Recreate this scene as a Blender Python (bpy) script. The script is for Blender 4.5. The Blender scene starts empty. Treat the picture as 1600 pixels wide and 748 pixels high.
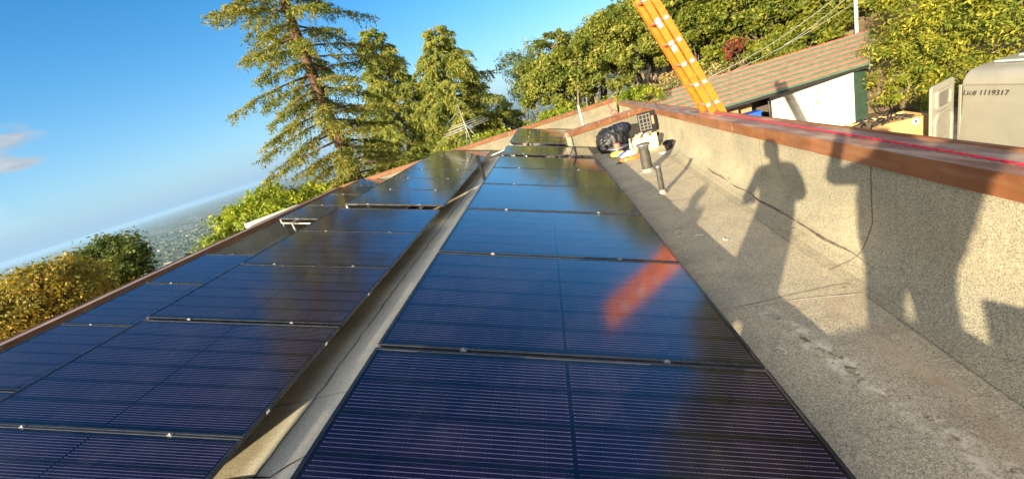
import bpy, bmesh, math, random
import numpy as np
from mathutils import Vector, Matrix
R = math.radians
rnd = random.Random(7)
C = bpy.context.scene.collection
S = bpy.context.scene

# ------------------------------------------------------------------ camera, sky, sun, exposure
cam = bpy.data.objects.new('camera', bpy.data.cameras.new('camera')); C.objects.link(cam)
vy = Vector((47.543, 231.215, -649.645)).normalized()
hx = Vector((1, .3184, 0))
uz = hx.cross(vy).normalized()
if uz.y < 0: uz = -uz
xx = vy.cross(uz)
cam.matrix_world = Matrix((xx, vy, uz)).to_4x4()
cam.data.sensor_width = 36; cam.data.lens = 36*649.645/1600
cam.data.clip_start = .02; cam.data.clip_end = 120000
S.camera = cam
SUN_EL, SUN_AZ = 13.0, 32.4            # the light travels towards azimuth 32.4 (clockwise from +Y)
w = bpy.data.worlds.new('World'); S.world = w; w.use_nodes = True
wn, wl = w.node_tree.nodes, w.node_tree.links
bg = wn['Background']; bg.inputs['Strength'].default_value = .055
sky = wn.new('ShaderNodeTexSky'); sky.sky_type = 'NISHITA'; sky.sun_disc = False
sky.sun_elevation = R(SUN_EL); sky.sun_rotation = R(SUN_AZ+180)
sky.air_density = 1.0; sky.dust_density = .25; sky.ozone_density = 3.0; sky.altitude = 300
# clouds: soft masks round directions in the sky, broken by noise
tc = wn.new('ShaderNodeTexCoord')
def wmath(op, a, b=None, c=None):
    n = wn.new('ShaderNodeMath'); n.operation = op
    for i, v in enumerate((a, b, c)):
        if v is None: continue
        if isinstance(v, (int, float)): n.inputs[i].default_value = v
        else: wl.new(v, n.inputs[i])
    return n.outputs[0]
sep = wn.new('ShaderNodeSeparateXYZ'); wl.new(tc.outputs['Generated'], sep.inputs[0])
az = wmath('ARCTAN2', sep.outputs[0], sep.outputs[1]); el = wmath('ARCSINE', sep.outputs[2])
nz = wn.new('ShaderNodeTexNoise'); nz.inputs['Scale'].default_value = 13; nz.inputs['Detail'].default_value = 6
mp = wn.new('ShaderNodeMapping'); mp.inputs['Scale'].default_value = (1, 1, 3.2)
wl.new(tc.outputs['Generated'], mp.inputs[0]); wl.new(mp.outputs[0], nz.inputs['Vector'])
tot = None
for (a0, e0, wa, we, amp) in ((-55.2, 9.9, 4.3, 1.15, 1.25), (-54.6, 7.6, 2.6, .75, 1.0), (-10.9, 15.0, 2.2, .9, .9), (-75, 14, 10, 2, 1.0)):
    d = wmath('ADD', wmath('POWER', wmath('DIVIDE', wmath('SUBTRACT', az, R(a0)), R(wa)), 2), wmath('POWER', wmath('DIVIDE', wmath('SUBTRACT', el, R(e0)), R(we)), 2))
    m = wmath('MULTIPLY', wmath('POWER', 2.718, wmath('MULTIPLY', d, -1.0)), amp)
    tot = m if tot is None else wmath('ADD', tot, m)
cm = wmath('MULTIPLY', tot, wmath('ADD', wmath('MULTIPLY', nz.outputs['Fac'], 3.0), -.7))
mr = wn.new('ShaderNodeMapRange'); mr.interpolation_type = 'SMOOTHSTEP'
wl.new(cm, mr.inputs['Value']); mr.inputs['From Min'].default_value = .22; mr.inputs['From Max'].default_value = .75
mr.inputs['To Max'].default_value = .85
nz2 = wn.new('ShaderNodeTexNoise'); nz2.inputs['Scale'].default_value = 30; nz2.inputs['Detail'].default_value = 3
wl.new(mp.outputs[0], nz2.inputs['Vector'])
cr = wn.new('ShaderNodeMix'); cr.data_type = 'RGBA'
wl.new(nz2.outputs['Fac'], cr.inputs[0]); cr.inputs[6].default_value = (1.55, 1.85, 2.35, 1); cr.inputs[7].default_value = (3.5, 3.55, 3.55, 1)
mx = wn.new('ShaderNodeMix'); mx.data_type = 'RGBA'
hzf = wmath('MULTIPLY', wmath('POWER', 2.718, wmath('MULTIPLY', wmath('ABSOLUTE', el), -6.5)), .9)
hm = wn.new('ShaderNodeMix'); hm.data_type = 'RGBA'; hm.inputs[7].default_value = (1.40, 2.6, 4.1, 1); wl.new(hzf, hm.inputs[0])
hs_ = wn.new('ShaderNodeHueSaturation'); hs_.inputs['Saturation'].default_value = 1.34; hs_.inputs['Value'].default_value = 1.16; wl.new(sky.outputs[0], hs_.inputs['Color'])
wl.new(hs_.outputs[0], hm.inputs[6]); wl.new(mr.outputs[0], mx.inputs[0]); wl.new(hm.outputs[2], mx.inputs[6]); wl.new(cr.outputs[2], mx.inputs[7])
# bright cloud bank added behind the camera, unseen, to fill the shaded parts
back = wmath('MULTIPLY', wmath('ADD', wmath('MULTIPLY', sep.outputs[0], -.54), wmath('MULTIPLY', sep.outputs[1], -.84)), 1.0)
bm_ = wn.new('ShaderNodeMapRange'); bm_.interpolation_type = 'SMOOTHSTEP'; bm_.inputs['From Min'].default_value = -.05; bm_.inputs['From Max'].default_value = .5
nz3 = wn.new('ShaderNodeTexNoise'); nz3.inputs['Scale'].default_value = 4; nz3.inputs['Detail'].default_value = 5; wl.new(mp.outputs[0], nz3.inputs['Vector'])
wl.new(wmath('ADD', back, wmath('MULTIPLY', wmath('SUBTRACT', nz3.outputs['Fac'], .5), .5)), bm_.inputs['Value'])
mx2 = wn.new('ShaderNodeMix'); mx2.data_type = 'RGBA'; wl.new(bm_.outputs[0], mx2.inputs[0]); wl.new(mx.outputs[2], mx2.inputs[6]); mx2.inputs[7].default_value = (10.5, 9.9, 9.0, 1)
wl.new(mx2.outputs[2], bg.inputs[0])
sl = bpy.data.lights.new('sun', 'SUN'); sl.energy = 4.2; sl.angle = R(.53); sl.color = (1, .83, .55)
sun = bpy.data.objects.new('sun', sl); C.objects.link(sun)
SD = Vector((math.sin(R(SUN_AZ))*math.cos(R(SUN_EL)), math.cos(R(SUN_AZ))*math.cos(R(SUN_EL)), -math.sin(R(SUN_EL))))
sun.rotation_euler = SD.to_track_quat('-Z', 'Y').to_euler()
S.view_settings.view_transform = 'Standard'; S.view_settings.look = 'None'
S.view_settings.exposure = 1.98; S.view_settings.gamma = 1
S.render.engine = 'CYCLES'
S.cycles.max_bounces = 6; S.cycles.diffuse_bounces = 3; S.cycles.glossy_bounces = 3; S.cycles.transmission_bounces = 3
S.cycles.volume_bounces = 0; S.cycles.use_denoising = True

# ------------------------------------------------------------------ helpers
def setp(o, label=None, cat=None, group=None, kind=None):
    if label: o['label'] = label
    if cat: o['category'] = cat
    if group: o['group'] = group
    if kind: o['kind'] = kind
    return o
def thing(name, label, cat, loc=(0, 0, 0), rot=(0, 0, 0), group=None):
    o = bpy.data.objects.new(name, None); C.objects.link(o); o.empty_display_size = .1
    o.location = loc; o.rotation_euler = rot
    return setp(o, label, cat, group)

class MB:
    """collects shapes (world coordinates) and links them as one mesh"""
    def __init__(s): s.v = []; s.f = []; s.m = []; s.sm = []
    def add(s, vs, fs, m=0, smooth=False):
        b = len(s.v); s.v += [tuple(p) for p in vs]
        for f in fs: s.f.append([b+i for i in f]); s.m.append(m); s.sm.append(smooth)
    def box(s, lo, hi, m=0, M=None):
        (a, b, c), (d, e, f) = lo, hi
        vs = [Vector(p) for p in ((a,b,c),(d,b,c),(d,e,c),(a,e,c),(a,b,f),(d,b,f),(d,e,f),(a,e,f))]
        if M: vs = [M @ p for p in vs]
        s.add(vs, [(3,2,1,0),(4,5,6,7),(0,1,5,4),(1,2,6,5),(2,3,7,6),(3,0,4,7)], m)
    def tube(s, pts, r, n=8, m=0, cap=True, smooth=True):
        pts = [Vector(p) for p in pts]; rs = r if isinstance(r, (list, tuple)) else [r]*len(pts)
        vs = []; up = None
        for i, p in enumerate(pts):
            t = (pts[min(i+1, len(pts)-1)]-pts[max(i-1, 0)]).normalized()
            if up is None:
                up = Vector((0,0,1)) if abs(t.z) < .9 else Vector((1,0,0))
            x = t.cross(up); x = x.normalized() if x.length > 1e-6 else t.orthogonal().normalized()
            y = x.cross(t).normalized(); up = y
            for k in range(n):
                a = 2*math.pi*k/n; vs.append(p+(x*math.cos(a)+y*math.sin(a))*rs[i])
        fs = []
        for i in range(len(pts)-1):
            for k in range(n):
                fs.append((i*n+k, i*n+(k+1)%n, (i+1)*n+(k+1)%n, (i+1)*n+k))
        if cap: fs.append(tuple(range(n))[::-1]); fs.append(tuple((len(pts)-1)*n+k for k in range(n)))
        s.add(vs, fs, m, smooth)
    def lathe(s, prof, o, n=24, m=0, ax=None, smooth=True):
        o = Vector(o); q = Vector((0,0,1)).rotation_difference(Vector(ax or (0,0,1)).normalized())
        vs = []
        for r, z in prof:
            for k in range(n):
                a = 2*math.pi*k/n; vs.append(o+q @ Vector((r*math.cos(a), r*math.sin(a), z)))
        fs = []
        for i in range(len(prof)-1):
            for k in range(n): fs.append((i*n+k, i*n+(k+1)%n, (i+1)*n+(k+1)%n, (i+1)*n+k))
        s.add(vs, fs, m, smooth)
    def poly_extrude(s, pts, d, m=0):
        d = Vector(d); n = len(pts); p = [Vector(q) for q in pts]
        s.add(p+[q+d for q in p], [tuple(range(n))[::-1], tuple(range(n, 2*n))]+[(i, (i+1)%n, n+(i+1)%n, n+i) for i in range(n)], m)
    def sweep(s, prof, stations, m=0, mats=None, smooth=False):
        """prof(i) gives the same number of points at each station"""
        rows = [[Vector(p) for p in prof(st)] for st in stations]; n = len(rows[0]); vs = [p for r in rows for p in r]
        for i in range(len(rows)-1):
            pass
        b = len(s.v); s.v += [tuple(p) for p in vs]
        for i in range(len(rows)-1):
            for k in range(n-1):
                s.f.append([b+i*n+k, b+(i+1)*n+k, b+(i+1)*n+k+1, b+i*n+k+1]); s.m.append(mats[k] if mats else m); s.sm.append(smooth)
    def build(s, name, mats, parent=None, bevel=0, seg=2, fix=True):
        mats = mats if isinstance(mats, (list, tuple)) else [mats]
        off = Vector((0,0,0)); rot = None
        inv = None
        if parent is not None:
            inv = Matrix.LocRotScale(world_loc(parent), world_rot(parent), None).inverted()
        me = bpy.data.meshes.new(name)
        vs = s.v if inv is None else [tuple(inv @ Vector(p)) for p in s.v]
        me.from_pydata(vs, [], s.f)
        for m in mats: me.materials.append(m)
        me.polygons.foreach_set('material_index', s.m)
        me.polygons.foreach_set('use_smooth', s.sm)
        if fix:
            bm = bmesh.new(); bm.from_mesh(me); bmesh.ops.recalc_face_normals(bm, faces=bm.faces); bm.to_mesh(me); bm.free()
        o = bpy.data.objects.new(name, me); C.objects.link(o)
        if parent is not None: o.parent = parent
        if bevel:
            b = o.modifiers.new('bevel', 'BEVEL'); b.width = bevel; b.segments = seg; b.limit_method = 'ANGLE'; b.angle_limit = R(40)
        return o
def world_loc(o):
    if o.parent: return Matrix.LocRotScale(world_loc(o.parent), world_rot(o.parent), None) @ o.location
    return o.location.copy()
def world_rot(o):
    q = o.rotation_euler.to_quaternion()
    return world_rot(o.parent) @ q if o.parent else q

# ------------------------------------------------------------------ materials
class NT:
    def __init__(s, name):
        s.mat = bpy.data.materials.new(name); s.mat.use_nodes = True
        s.n = s.mat.node_tree.nodes; s.l = s.mat.node_tree.links; s.p = s.n['Principled BSDF']
    def put(s, inp, v):
        if isinstance(v, bpy.types.NodeSocket): s.l.new(v, inp)
        elif isinstance(v, (tuple, list)) and len(v) == 3 and inp.type == 'RGBA': inp.default_value = (*v, 1)
        else: inp.default_value = v
    def node(s, t, **kw):
        n = s.n.new(t)
        for k, v in kw.items(): setattr(n, k, v)
        return n
    def math(s, op, a, b=None, c=None):
        n = s.node('ShaderNodeMath', operation=op)
        for i, v in enumerate((a, b, c)):
            if v is not None: s.put(n.inputs[i], v)
        return n.outputs[0]
    def mix(s, f, a, b, blend='MIX'):
        n = s.node('ShaderNodeMix', data_type='RGBA', blend_type=blend)
        s.put(n.inputs[0], f); s.put(n.inputs[6], a); s.put(n.inputs[7], b); return n.outputs[2]
    def noise(s, scale, detail=4, rough=.55, vec=None, dist=0):
        n = s.node('ShaderNodeTexNoise'); n.inputs['Scale'].default_value = scale; n.inputs['Detail'].default_value = detail
        n.inputs['Roughness'].default_value = rough; n.inputs['Distortion'].default_value = dist
        s.l.new(vec or s.pos(), n.inputs['Vector']); return n.outputs['Fac']
    def vor(s, scale, vec=None, out='Distance', feature='F1'):
        n = s.node('ShaderNodeTexVoronoi', feature=feature); n.inputs['Scale'].default_value = scale
        s.l.new(vec or s.pos(), n.inputs['Vector']); return n.outputs[out]
    def pos(s):
        if not hasattr(s, '_pos'): s._pos = s.node('ShaderNodeNewGeometry').outputs['Position']
        return s._pos
    def obj(s):
        return s.node('ShaderNodeTexCoord').outputs['Object']
    def ramp(s, f, stops, interp='LINEAR'):
        n = s.node('ShaderNodeValToRGB'); e = n.color_ramp.elements; n.color_ramp.interpolation = interp
        while len(e) < len(stops): e.new(1)
        for i, (p, c) in enumerate(stops):
            e[i].position = p; e[i].color = (*c, 1) if len(c) == 3 else c
        s.l.new(f, n.inputs[0]); return n.outputs[0]
    def mapr(s, f, a, b, c=0., d=1., smooth=True):
        n = s.node('ShaderNodeMapRange'); n.interpolation_type = 'SMOOTHSTEP' if smooth else 'LINEAR'
        for i, v in enumerate((f, a, b, c, d)): s.put(n.inputs[i], v)
        return n.outputs[0]
    def scale(s, vec, sc):
        n = s.node('ShaderNodeMapping'); n.inputs['Scale'].default_value = sc; s.l.new(vec, n.inputs[0]); return n.outputs[0]
    def bump(s, h, strength=.3, dist=.01):
        n = s.node('ShaderNodeBump'); n.inputs['Strength'].default_value = strength; n.inputs['Distance'].default_value = dist
        s.l.new(h, n.inputs['Height']); s.l.new(n.outputs[0], s.p.inputs['Normal'])
    def set(s, **kw):
        for k, v in kw.items(): s.put(s.p.inputs[k.replace('_', ' ')], v)
        return s
def simple(name, col, rough=.5, metal=0., var=.18, sc=30, bump=0, spec=.5, **kw):
    t = NT(name); n = t.noise(sc, 5, vec=t.obj())
    lo = tuple(c*(1-var) for c in col); hi = tuple(min(1, c*(1+var)) for c in col)
    t.set(Base_Color=t.mix(t.mapr(n, .3, .7), lo, hi), Metallic=metal, Specular_IOR_Level=spec)
    t.set(Roughness=t.mapr(n, .2, .8, max(.02, rough-.08), min(1, rough+.08)))
    if bump: t.bump(n, bump)
    for k, v in kw.items(): t.put(t.p.inputs[k.replace('_', ' ')], v)
    return t.mat

def membrane(name, floor, k=1.0):
    t = NT(name); p = t.pos()
    g1 = t.vor(260, out='Color'); sepc = t.node('ShaderNodeSeparateColor'); t.l.new(g1, sepc.inputs[0])
    g2 = t.noise(420, 2); g3 = t.noise(95, 3, .7)
    gr = t.math('ADD', t.math('MULTIPLY', sepc.outputs[0], .45), t.math('ADD', t.math('MULTIPLY', g2, .35), t.math('MULTIPLY', g3, .35)))
    col = t.ramp(gr, [(.22, (.07, .07, .065)), (.40, (.24, .235, .21)), (.58, (.40, .385, .335)), (.85, (.60, .58, .51))])
    big = t.noise(1.3, 6, .6); col = t.mix(t.mapr(big, .35, .7), t.mix(1, col, (.80, .80, .78), 'MULTIPLY'), t.mix(1, col, (1.1, 1.04, .94), 'MULTIPLY'))
    sep = t.node('ShaderNodeSeparateXYZ'); t.l.new(p, sep.inputs[0]); X, Y, Z = sep.outputs
    med = t.noise(5, 6, .65)
    col = t.mix(t.math('MULTIPLY', t.mapr(med, .56, .75), .45), col, (.13, .115, .09))
    st1 = t.noise(2.3, 7, .7, vec=t.scale(p, (1, 1, .3))); col = t.mix(t.math('MULTIPLY', t.mapr(st1, .52, .68), .26), col, (.20, .165, .12))
    ring_ = t.math('ABSOLUTE', t.math('SUBTRACT', t.noise(1.1, 4, .5), .52)); col = t.mix(t.math('MULTIPLY', t.mapr(ring_, .010, .0), .15), col, (.10, .09, .075))
    col = t.mix(t.math('MULTIPLY', t.mapr(t.noise(30, 3), .66, .72), .5), col, (.55, .50, .40))
    if floor:
        sepf = t.node('ShaderNodeSeparateXYZ'); t.l.new(p, sepf.inputs[0])
        lap = t.mapr(t.math('ABSOLUTE', t.math('SUBTRACT', t.math('FRACT', t.math('DIVIDE', t.math('ADD', sepf.outputs[1], t.math('MULTIPLY', t.math('SUBTRACT', t.noise(3, 3), .5), .05)), 3.05)), .78)), .004, .0015)
        col = t.mix(t.math('MULTIPLY', lap, .55), col, (.09, .075, .06))
        # dried mud and worn streaks along the low edge of the right row
        wob = t.math('ADD', X, t.math('MULTIPLY', t.math('SUBTRACT', t.noise(2.2, 5), .5), .28))
        wob2 = t.math('ADD', X, t.math('MULTIPLY', t.math('SUBTRACT', t.noise(3.1, 5), .5), .12))
        near = t.mapr(Y, 2.6, 1.9, 0, 1)
        band = t.math('MULTIPLY', t.mapr(t.math('ABSOLUTE', t.math('SUBTRACT', wob2, t.math('SUBTRACT', 1.28, t.math('MULTIPLY', Y, .15)))), .085, .03), near)
        pat = t.mapr(t.noise(14, 6, .7), .45, .62)
        col = t.mix(t.math('MULTIPLY', t.math('MULTIPLY', band, pat), .9), col, (.66, .63, .57))
        col = t.mix(t.math('MULTIPLY', t.math('MULTIPLY', band, t.mapr(t.noise(20, 5, .7), .56, .64)), .8), col, (.10, .065, .045))
        band2 = t.math('MULTIPLY', t.mapr(t.math('ABSOLUTE', t.math('SUBTRACT', wob, 1.3)), .34, .05), near)
        col = t.mix(t.math('MULTIPLY', band2, t.math('MULTIPLY', t.mapr(t.noise(9, 5, .6, vec=t.scale(p, (1, .35, 1))), .42, .62), .55)), col, (.44, .36, .27))
        rust = t.math('MULTIPLY', band2, t.mapr(t.noise(6, 4), .55, .68))
        col = t.mix(t.math('MULTIPLY', rust, .2), col, (.20, .10, .055))
        # paler sheet in the row gap, colour lifted against its shade; ochre strip off
        wedge = t.math('MULTIPLY', t.mapr(X, -2.36, -2.2), t.mapr(X, -.8, -.85)); col = t.mix(t.math('MULTIPLY', wedge, .6), col, t.mix(.45, (.80, .83, .84), t.mix(1, col, (2.0, 2.1, 2.2), 'MULTIPLY')))
        lane = t.mapr(t.math('ABSOLUTE', t.math('SUBTRACT', wob, -1.95)), .22, .05)
        col = t.mix(t.math('MULTIPLY', lane, .0), col, (.34, .25, .11))
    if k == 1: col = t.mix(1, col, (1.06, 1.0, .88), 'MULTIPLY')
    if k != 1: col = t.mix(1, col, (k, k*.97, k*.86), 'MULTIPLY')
    t.set(Base_Color=col, Roughness=.93, Specular_IOR_Level=.25)
    t.bump(gr, .55, .006)
    return t.mat
M = {}
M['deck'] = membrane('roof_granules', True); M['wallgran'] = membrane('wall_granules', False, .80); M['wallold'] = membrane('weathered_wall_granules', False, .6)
M['seamdirt'] = simple('seam_dirt', (.10, .08, .06), .9, var=.5, sc=14)
M['tar'] = simple('tar', (.035, .03, .026), .7, var=.4, sc=20)
def coping_mat(name, col, dust):
    t = NT(name); n = t.noise(3.5, 7, .65); s_ = t.noise(18, 5, .6, vec=t.scale(t.pos(), (1, .12, 1)))
    c = t.mix(t.mapr(n, .35, .7), tuple(x*.75 for x in col), tuple(x*1.15 for x in col))
    c = t.mix(t.math('MULTIPLY', t.mapr(s_, .42, .7), dust), c, (.40, .33, .25))
    t.set(Base_Color=c, Roughness=t.mapr(n, .2, .8, .38, .6), Specular_IOR_Level=.45); t.bump(n, .12, .01)
    return t.mat
M['fascia'] = coping_mat('brown_flashing', (.20, .078, .03), .12)
M['copetop'] = coping_mat('faded_flashing', (.22, .125, .095), .75)
M['frame'] = simple('black_anodised', (.03, .03, .034), .27, .0, sc=9)
M['steel'] = simple('galvanised', (.55, .55, .55), .35, .9, sc=12)
M['clamp'] = simple('clamp_alloy', (.26, .26, .26), .5, .6)
M['rail'] = simple('mill_rail', (.33, .325, .31), .45, .6, sc=10)
M['white'] = simple('white_plastic', (.78, .77, .74), .45, sc=8, var=.06)
M['blackplastic'] = simple('black_plastic', (.02, .02, .021), .42, sc=15)
M['blackmatt'] = simple('matt_black', (.008, .008, .009), .75, spec=.2)
M['blackpaint'] = simple('dark_pipe', (.045, .042, .037), .6, sc=14, var=.35, bump=.1)
def glass_mat():
    t = NT('solar_glass'); uv = t.node('ShaderNodeUVMap').outputs[0]
    sp = t.node('ShaderNodeSeparateXYZ'); t.l.new(uv, sp.inputs[0]); u, v = sp.outputs[0], sp.outputs[1]
    # uv in metres over the laminate
    W_, H_ = 1.690, 1.134
    du = t.math('SUBTRACT', t.math('ABSOLUTE', t.math('SUBTRACT', u, W_/2)), .007)        # distance from the middle bar
    pu = .0918; pv = (H_-.028)/6
    fu = t.math('FRACT', t.math('DIVIDE', du, pu)); fv = t.math('FRACT', t.math('DIVIDE', t.math('SUBTRACT', v, .014), pv))
    edge_u = t.math('SUBTRACT', .5, t.math('ABSOLUTE', t.math('SUBTRACT', fu, .5)))        # 0 at cell edge
    edge_v = t.math('SUBTRACT', .5, t.math('ABSOLUTE', t.math('SUBTRACT', fv, .5)))
    def lt(a, b): return t.math('LESS_THAN', a, b)
    gapu = lt(edge_u, .012); gapv = lt(edge_v, .052)
    mid = lt(du, 0.0); outu = t.math('GREATER_THAN', du, pu*9); 
    outv = t.math('MAXIMUM', lt(v, .014), t.math('GREATER_THAN', v, H_-.014))
    off = t.math('MAXIMUM', t.math('MAXIMUM', mid, outu), t.math('MAXIMUM', outv, gapv))
    fb = t.math('FRACT', t.math('MULTIPLY', fv, 10))
    bus = lt(t.math('ABSOLUTE', t.math('SUBTRACT', fb, .5)), .065)
    bus = t.math('MULTIPLY', bus, t.math('SUBTRACT', 1, t.math('MAXIMUM', off, gapu)))
    tick = t.math('MULTIPLY', t.math('MULTIPLY', t.math('GREATER_THAN', edge_u, .03), lt(edge_u, .075)), lt(t.math('ABSOLUTE', t.math('SUBTRACT', fb, .5)), .15))
    tick = t.math('MULTIPLY', tick, t.math('SUBTRACT', 1, off))
    oi = t.node('ShaderNodeObjectInfo').outputs['Random']
    cid = t.node('ShaderNodeTexWhiteNoise'); cid.noise_dimensions = '3D'
    cb = t.node('ShaderNodeCombineXYZ'); t.put(cb.inputs[0], t.math('FLOOR', t.math('DIVIDE', t.math('SUBTRACT', u, W_/2), pu))); t.put(cb.inputs[1], t.math('FLOOR', t.math('DIVIDE', v, pv))); t.put(cb.inputs[2], oi)
    t.l.new(cb.outputs[0], cid.inputs[0])
    cell = t.mix(cid.outputs[0], (.008, .0045, .017), (.013, .0065, .026))
    col = t.mix(t.math('MAXIMUM', off, gapu), cell, (.006, .006, .011))
    col = t.mix(t.math('MULTIPLY', bus, .85), col, (.20, .178, .255))
    col = t.mix(t.math('MULTIPLY', tick, .35), col, (.22, .20, .29))
    dust = t.noise(3, 6, .7); spots = t.mapr(t.vor(38), .09, .03)
    col = t.mix(t.math('MULTIPLY', t.mapr(dust, .42, .75), .045), col, (.4, .36, .3))
    col = t.mix(t.math('MULTIPLY', t.math('MULTIPLY', spots, t.mapr(t.noise(9, 2), .6, .7)), .25), col, (.4, .4, .4))
    t.set(Base_Color=col, Roughness=t.mapr(dust, .3, .75, .11, .16), IOR=1.5, Specular_IOR_Level=.22, Coat_Weight=1.0, Coat_IOR=1.4, Coat_Roughness=.12)
    t.p.inputs['Specular Tint'].default_value = (1.0, .74, 1.0, 1)
    return t.mat
M['glass'] = glass_mat()
def leaf_mat(name, c1, c2, c3=None, trans=.35):
    t = NT(name); g = t.node('ShaderNodeNewGeometry'); r_ = g.outputs['Random Per Island']
    col = t.ramp(r_, [(0, c1), (.55, c2), (1, c3 or c2)])
    n = t.noise(1.5, 4); col = t.mix(t.mapr(n, .36, .62), t.mix(1, col, (.62, .74, .75), 'MULTIPLY'), t.mix(1, col, (1.2, 1.1, .95), 'MULTIPLY'))
    t.set(Base_Color=col, Roughness=.55, Specular_IOR_Level=.3)
    tr = t.node('ShaderNodeBsdfTranslucent'); t.put(tr.inputs[0], t.mix(1, col, (1.3, 1.35, .6), 'MULTIPLY'))
    ms = t.node('ShaderNodeMixShader'); ms.inputs[0].default_value = trans
    t.l.new(t.p.outputs[0], ms.inputs[1]); t.l.new(tr.outputs[0], ms.inputs[2])
    t.l.new(ms.outputs[0], t.n['Material Output'].inputs['Surface']); return t.mat
def bark_mat(name, c1, c2):
    t = NT(name); n = t.noise(9, 6, .7, vec=t.scale(t.pos(), (1, 1, .18)))
    t.set(Base_Color=t.mix(t.mapr(n, .35, .65), c1, c2), Roughness=.9); t.bump(n, .8, .05); return t.mat
M['redbark'] = bark_mat('redwood_bark', (.05, .027, .018), (.15, .08, .048)); M['bark'] = bark_mat('oak_bark', (.06, .048, .036), (.2, .16, .12))

# ------------------------------------------------------------------ terrain, driveway, water, haze
def hgt(x, y):
    x = np.asarray(x, float); y = np.asarray(y, float); r = np.hypot(x, y); a = np.degrees(np.arctan2(x, y))
    ss = lambda e0, e1, v: (lambda q: q*q*(3-2*q))(np.clip((v-e0)/(e1-e0), 0, 1))
    up = ss(2, 18, a)*(1-ss(120, 150, a))
    hill = 16*(1-np.exp(-np.maximum(0, r-20.5)*.62/16)) + np.maximum(0, r-60)*.02
    dn = -250*(1-np.exp(-np.maximum(0, r-11)*.30/250)) + 6*np.sin(x/160+1)*np.sin(y/210)*ss(150, 500, r)
    return -4.3 + up*np.minimum(hill, 60) + (1-up)*dn
def terrain():
    rs = np.concatenate([[0.01], np.linspace(3, 60, 40), np.geomspace(64, 45000, 70)]); na = 180
    aa = np.linspace(0, 2*np.pi, na, endpoint=False)
    RR, AA = np.meshgrid(rs, aa, indexing='ij'); x = RR*np.sin(AA); y = RR*np.cos(AA); z = hgt(x, y)
    me = bpy.data.meshes.new('ground'); vs = np.stack([x, y, z], -1).reshape(-1, 3)
    fs = [(i*na+k, (i+1)*na+k, (i+1)*na+(k+1)%na, i*na+(k+1)%na) for i in range(len(rs)-1) for k in range(na)]
    me.from_pydata(vs.tolist(), [], fs)
    bm = bmesh.new(); bm.from_mesh(me); bmesh.ops.recalc_face_normals(bm, faces=bm.faces)
    if bm.faces[0].normal.z < 0: bmesh.ops.reverse_faces(bm, faces=bm.faces)
    bm.to_mesh(me); bm.free()
    o = bpy.data.objects.new('ground', me); C.objects.link(o); o['kind'] = 'structure'
    t = NT('ground'); p = t.pos(); rr = t.node('ShaderNodeVectorMath', operation='LENGTH'); t.l.new(p, rr.inputs[0]); r_ = rr.outputs['Value']
    near = t.mix(t.mapr(t.noise(.8, 6), .35, .65), (.10, .075, .045), (.24, .19, .12))
    n1 = t.noise(.004, 6, .7); n2 = t.noise(.02, 4, .7); v1 = t.vor(.009, out='Color')
    far = t.mix(t.mapr(n1, .38, .62), (.035, .055, .03), (.09, .10, .05))
    far = t.mix(t.mapr(n2, .58, .68), far, (.24, .21, .17))
    sc = t.node('ShaderNodeSeparateColor'); t.l.new(v1, sc.inputs[0])
    far = t.mix(t.math('MULTIPLY', t.mapr(sc.outputs[0], .86, .9), .8), far, (.36, .33, .3))
    t.set(Base_Color=t.mix(t.mapr(r_, 40, 200), near, far), Roughness=.95, Specular_IOR_Level=.1); me.materials.append(t.mat)
terrain()
def sheet(name, pts, z, mat, kind='structure', parent=None):
    b = MB(); b.add([(x, y, z) for x, y in pts], [tuple(range(len(pts)))]); o = b.build(name, mat, parent)
    if kind: o['kind'] = kind
    return o
t = NT('driveway'); n1 = t.noise(2.2, 6); n2 = t.noise(60, 3)
t.set(Base_Color=t.mix(t.mapr(n1, .35, .65), (.16, .14, .11), t.mix(n2, (.28, .25, .2), (.36, .32, .27))), Roughness=.9)
sheet('driveway', [(2.35, -6), (14.2, -6), (14.5, 9.5), (12.2, 15.8), (4, 15.8), (2.9, 12)], -4.292, t.mat)
hz = MB(); hz.box((-46000, -46000, -262), (46000, 46000, 34))
t = NT('haze'); t.n.remove(t.p); pv = t.node('ShaderNodeVolumePrincipled')
pv.inputs['Color'].default_value = (.29, .50, .76, 1); pv.inputs['Density'].default_value = 4.5e-5; pv.inputs['Anisotropy'].default_value = .1
t.l.new(pv.outputs[0], t.n['Material Output'].inputs['Volume'])
hz.build('haze', t.mat)['kind'] = 'stuff'

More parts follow.
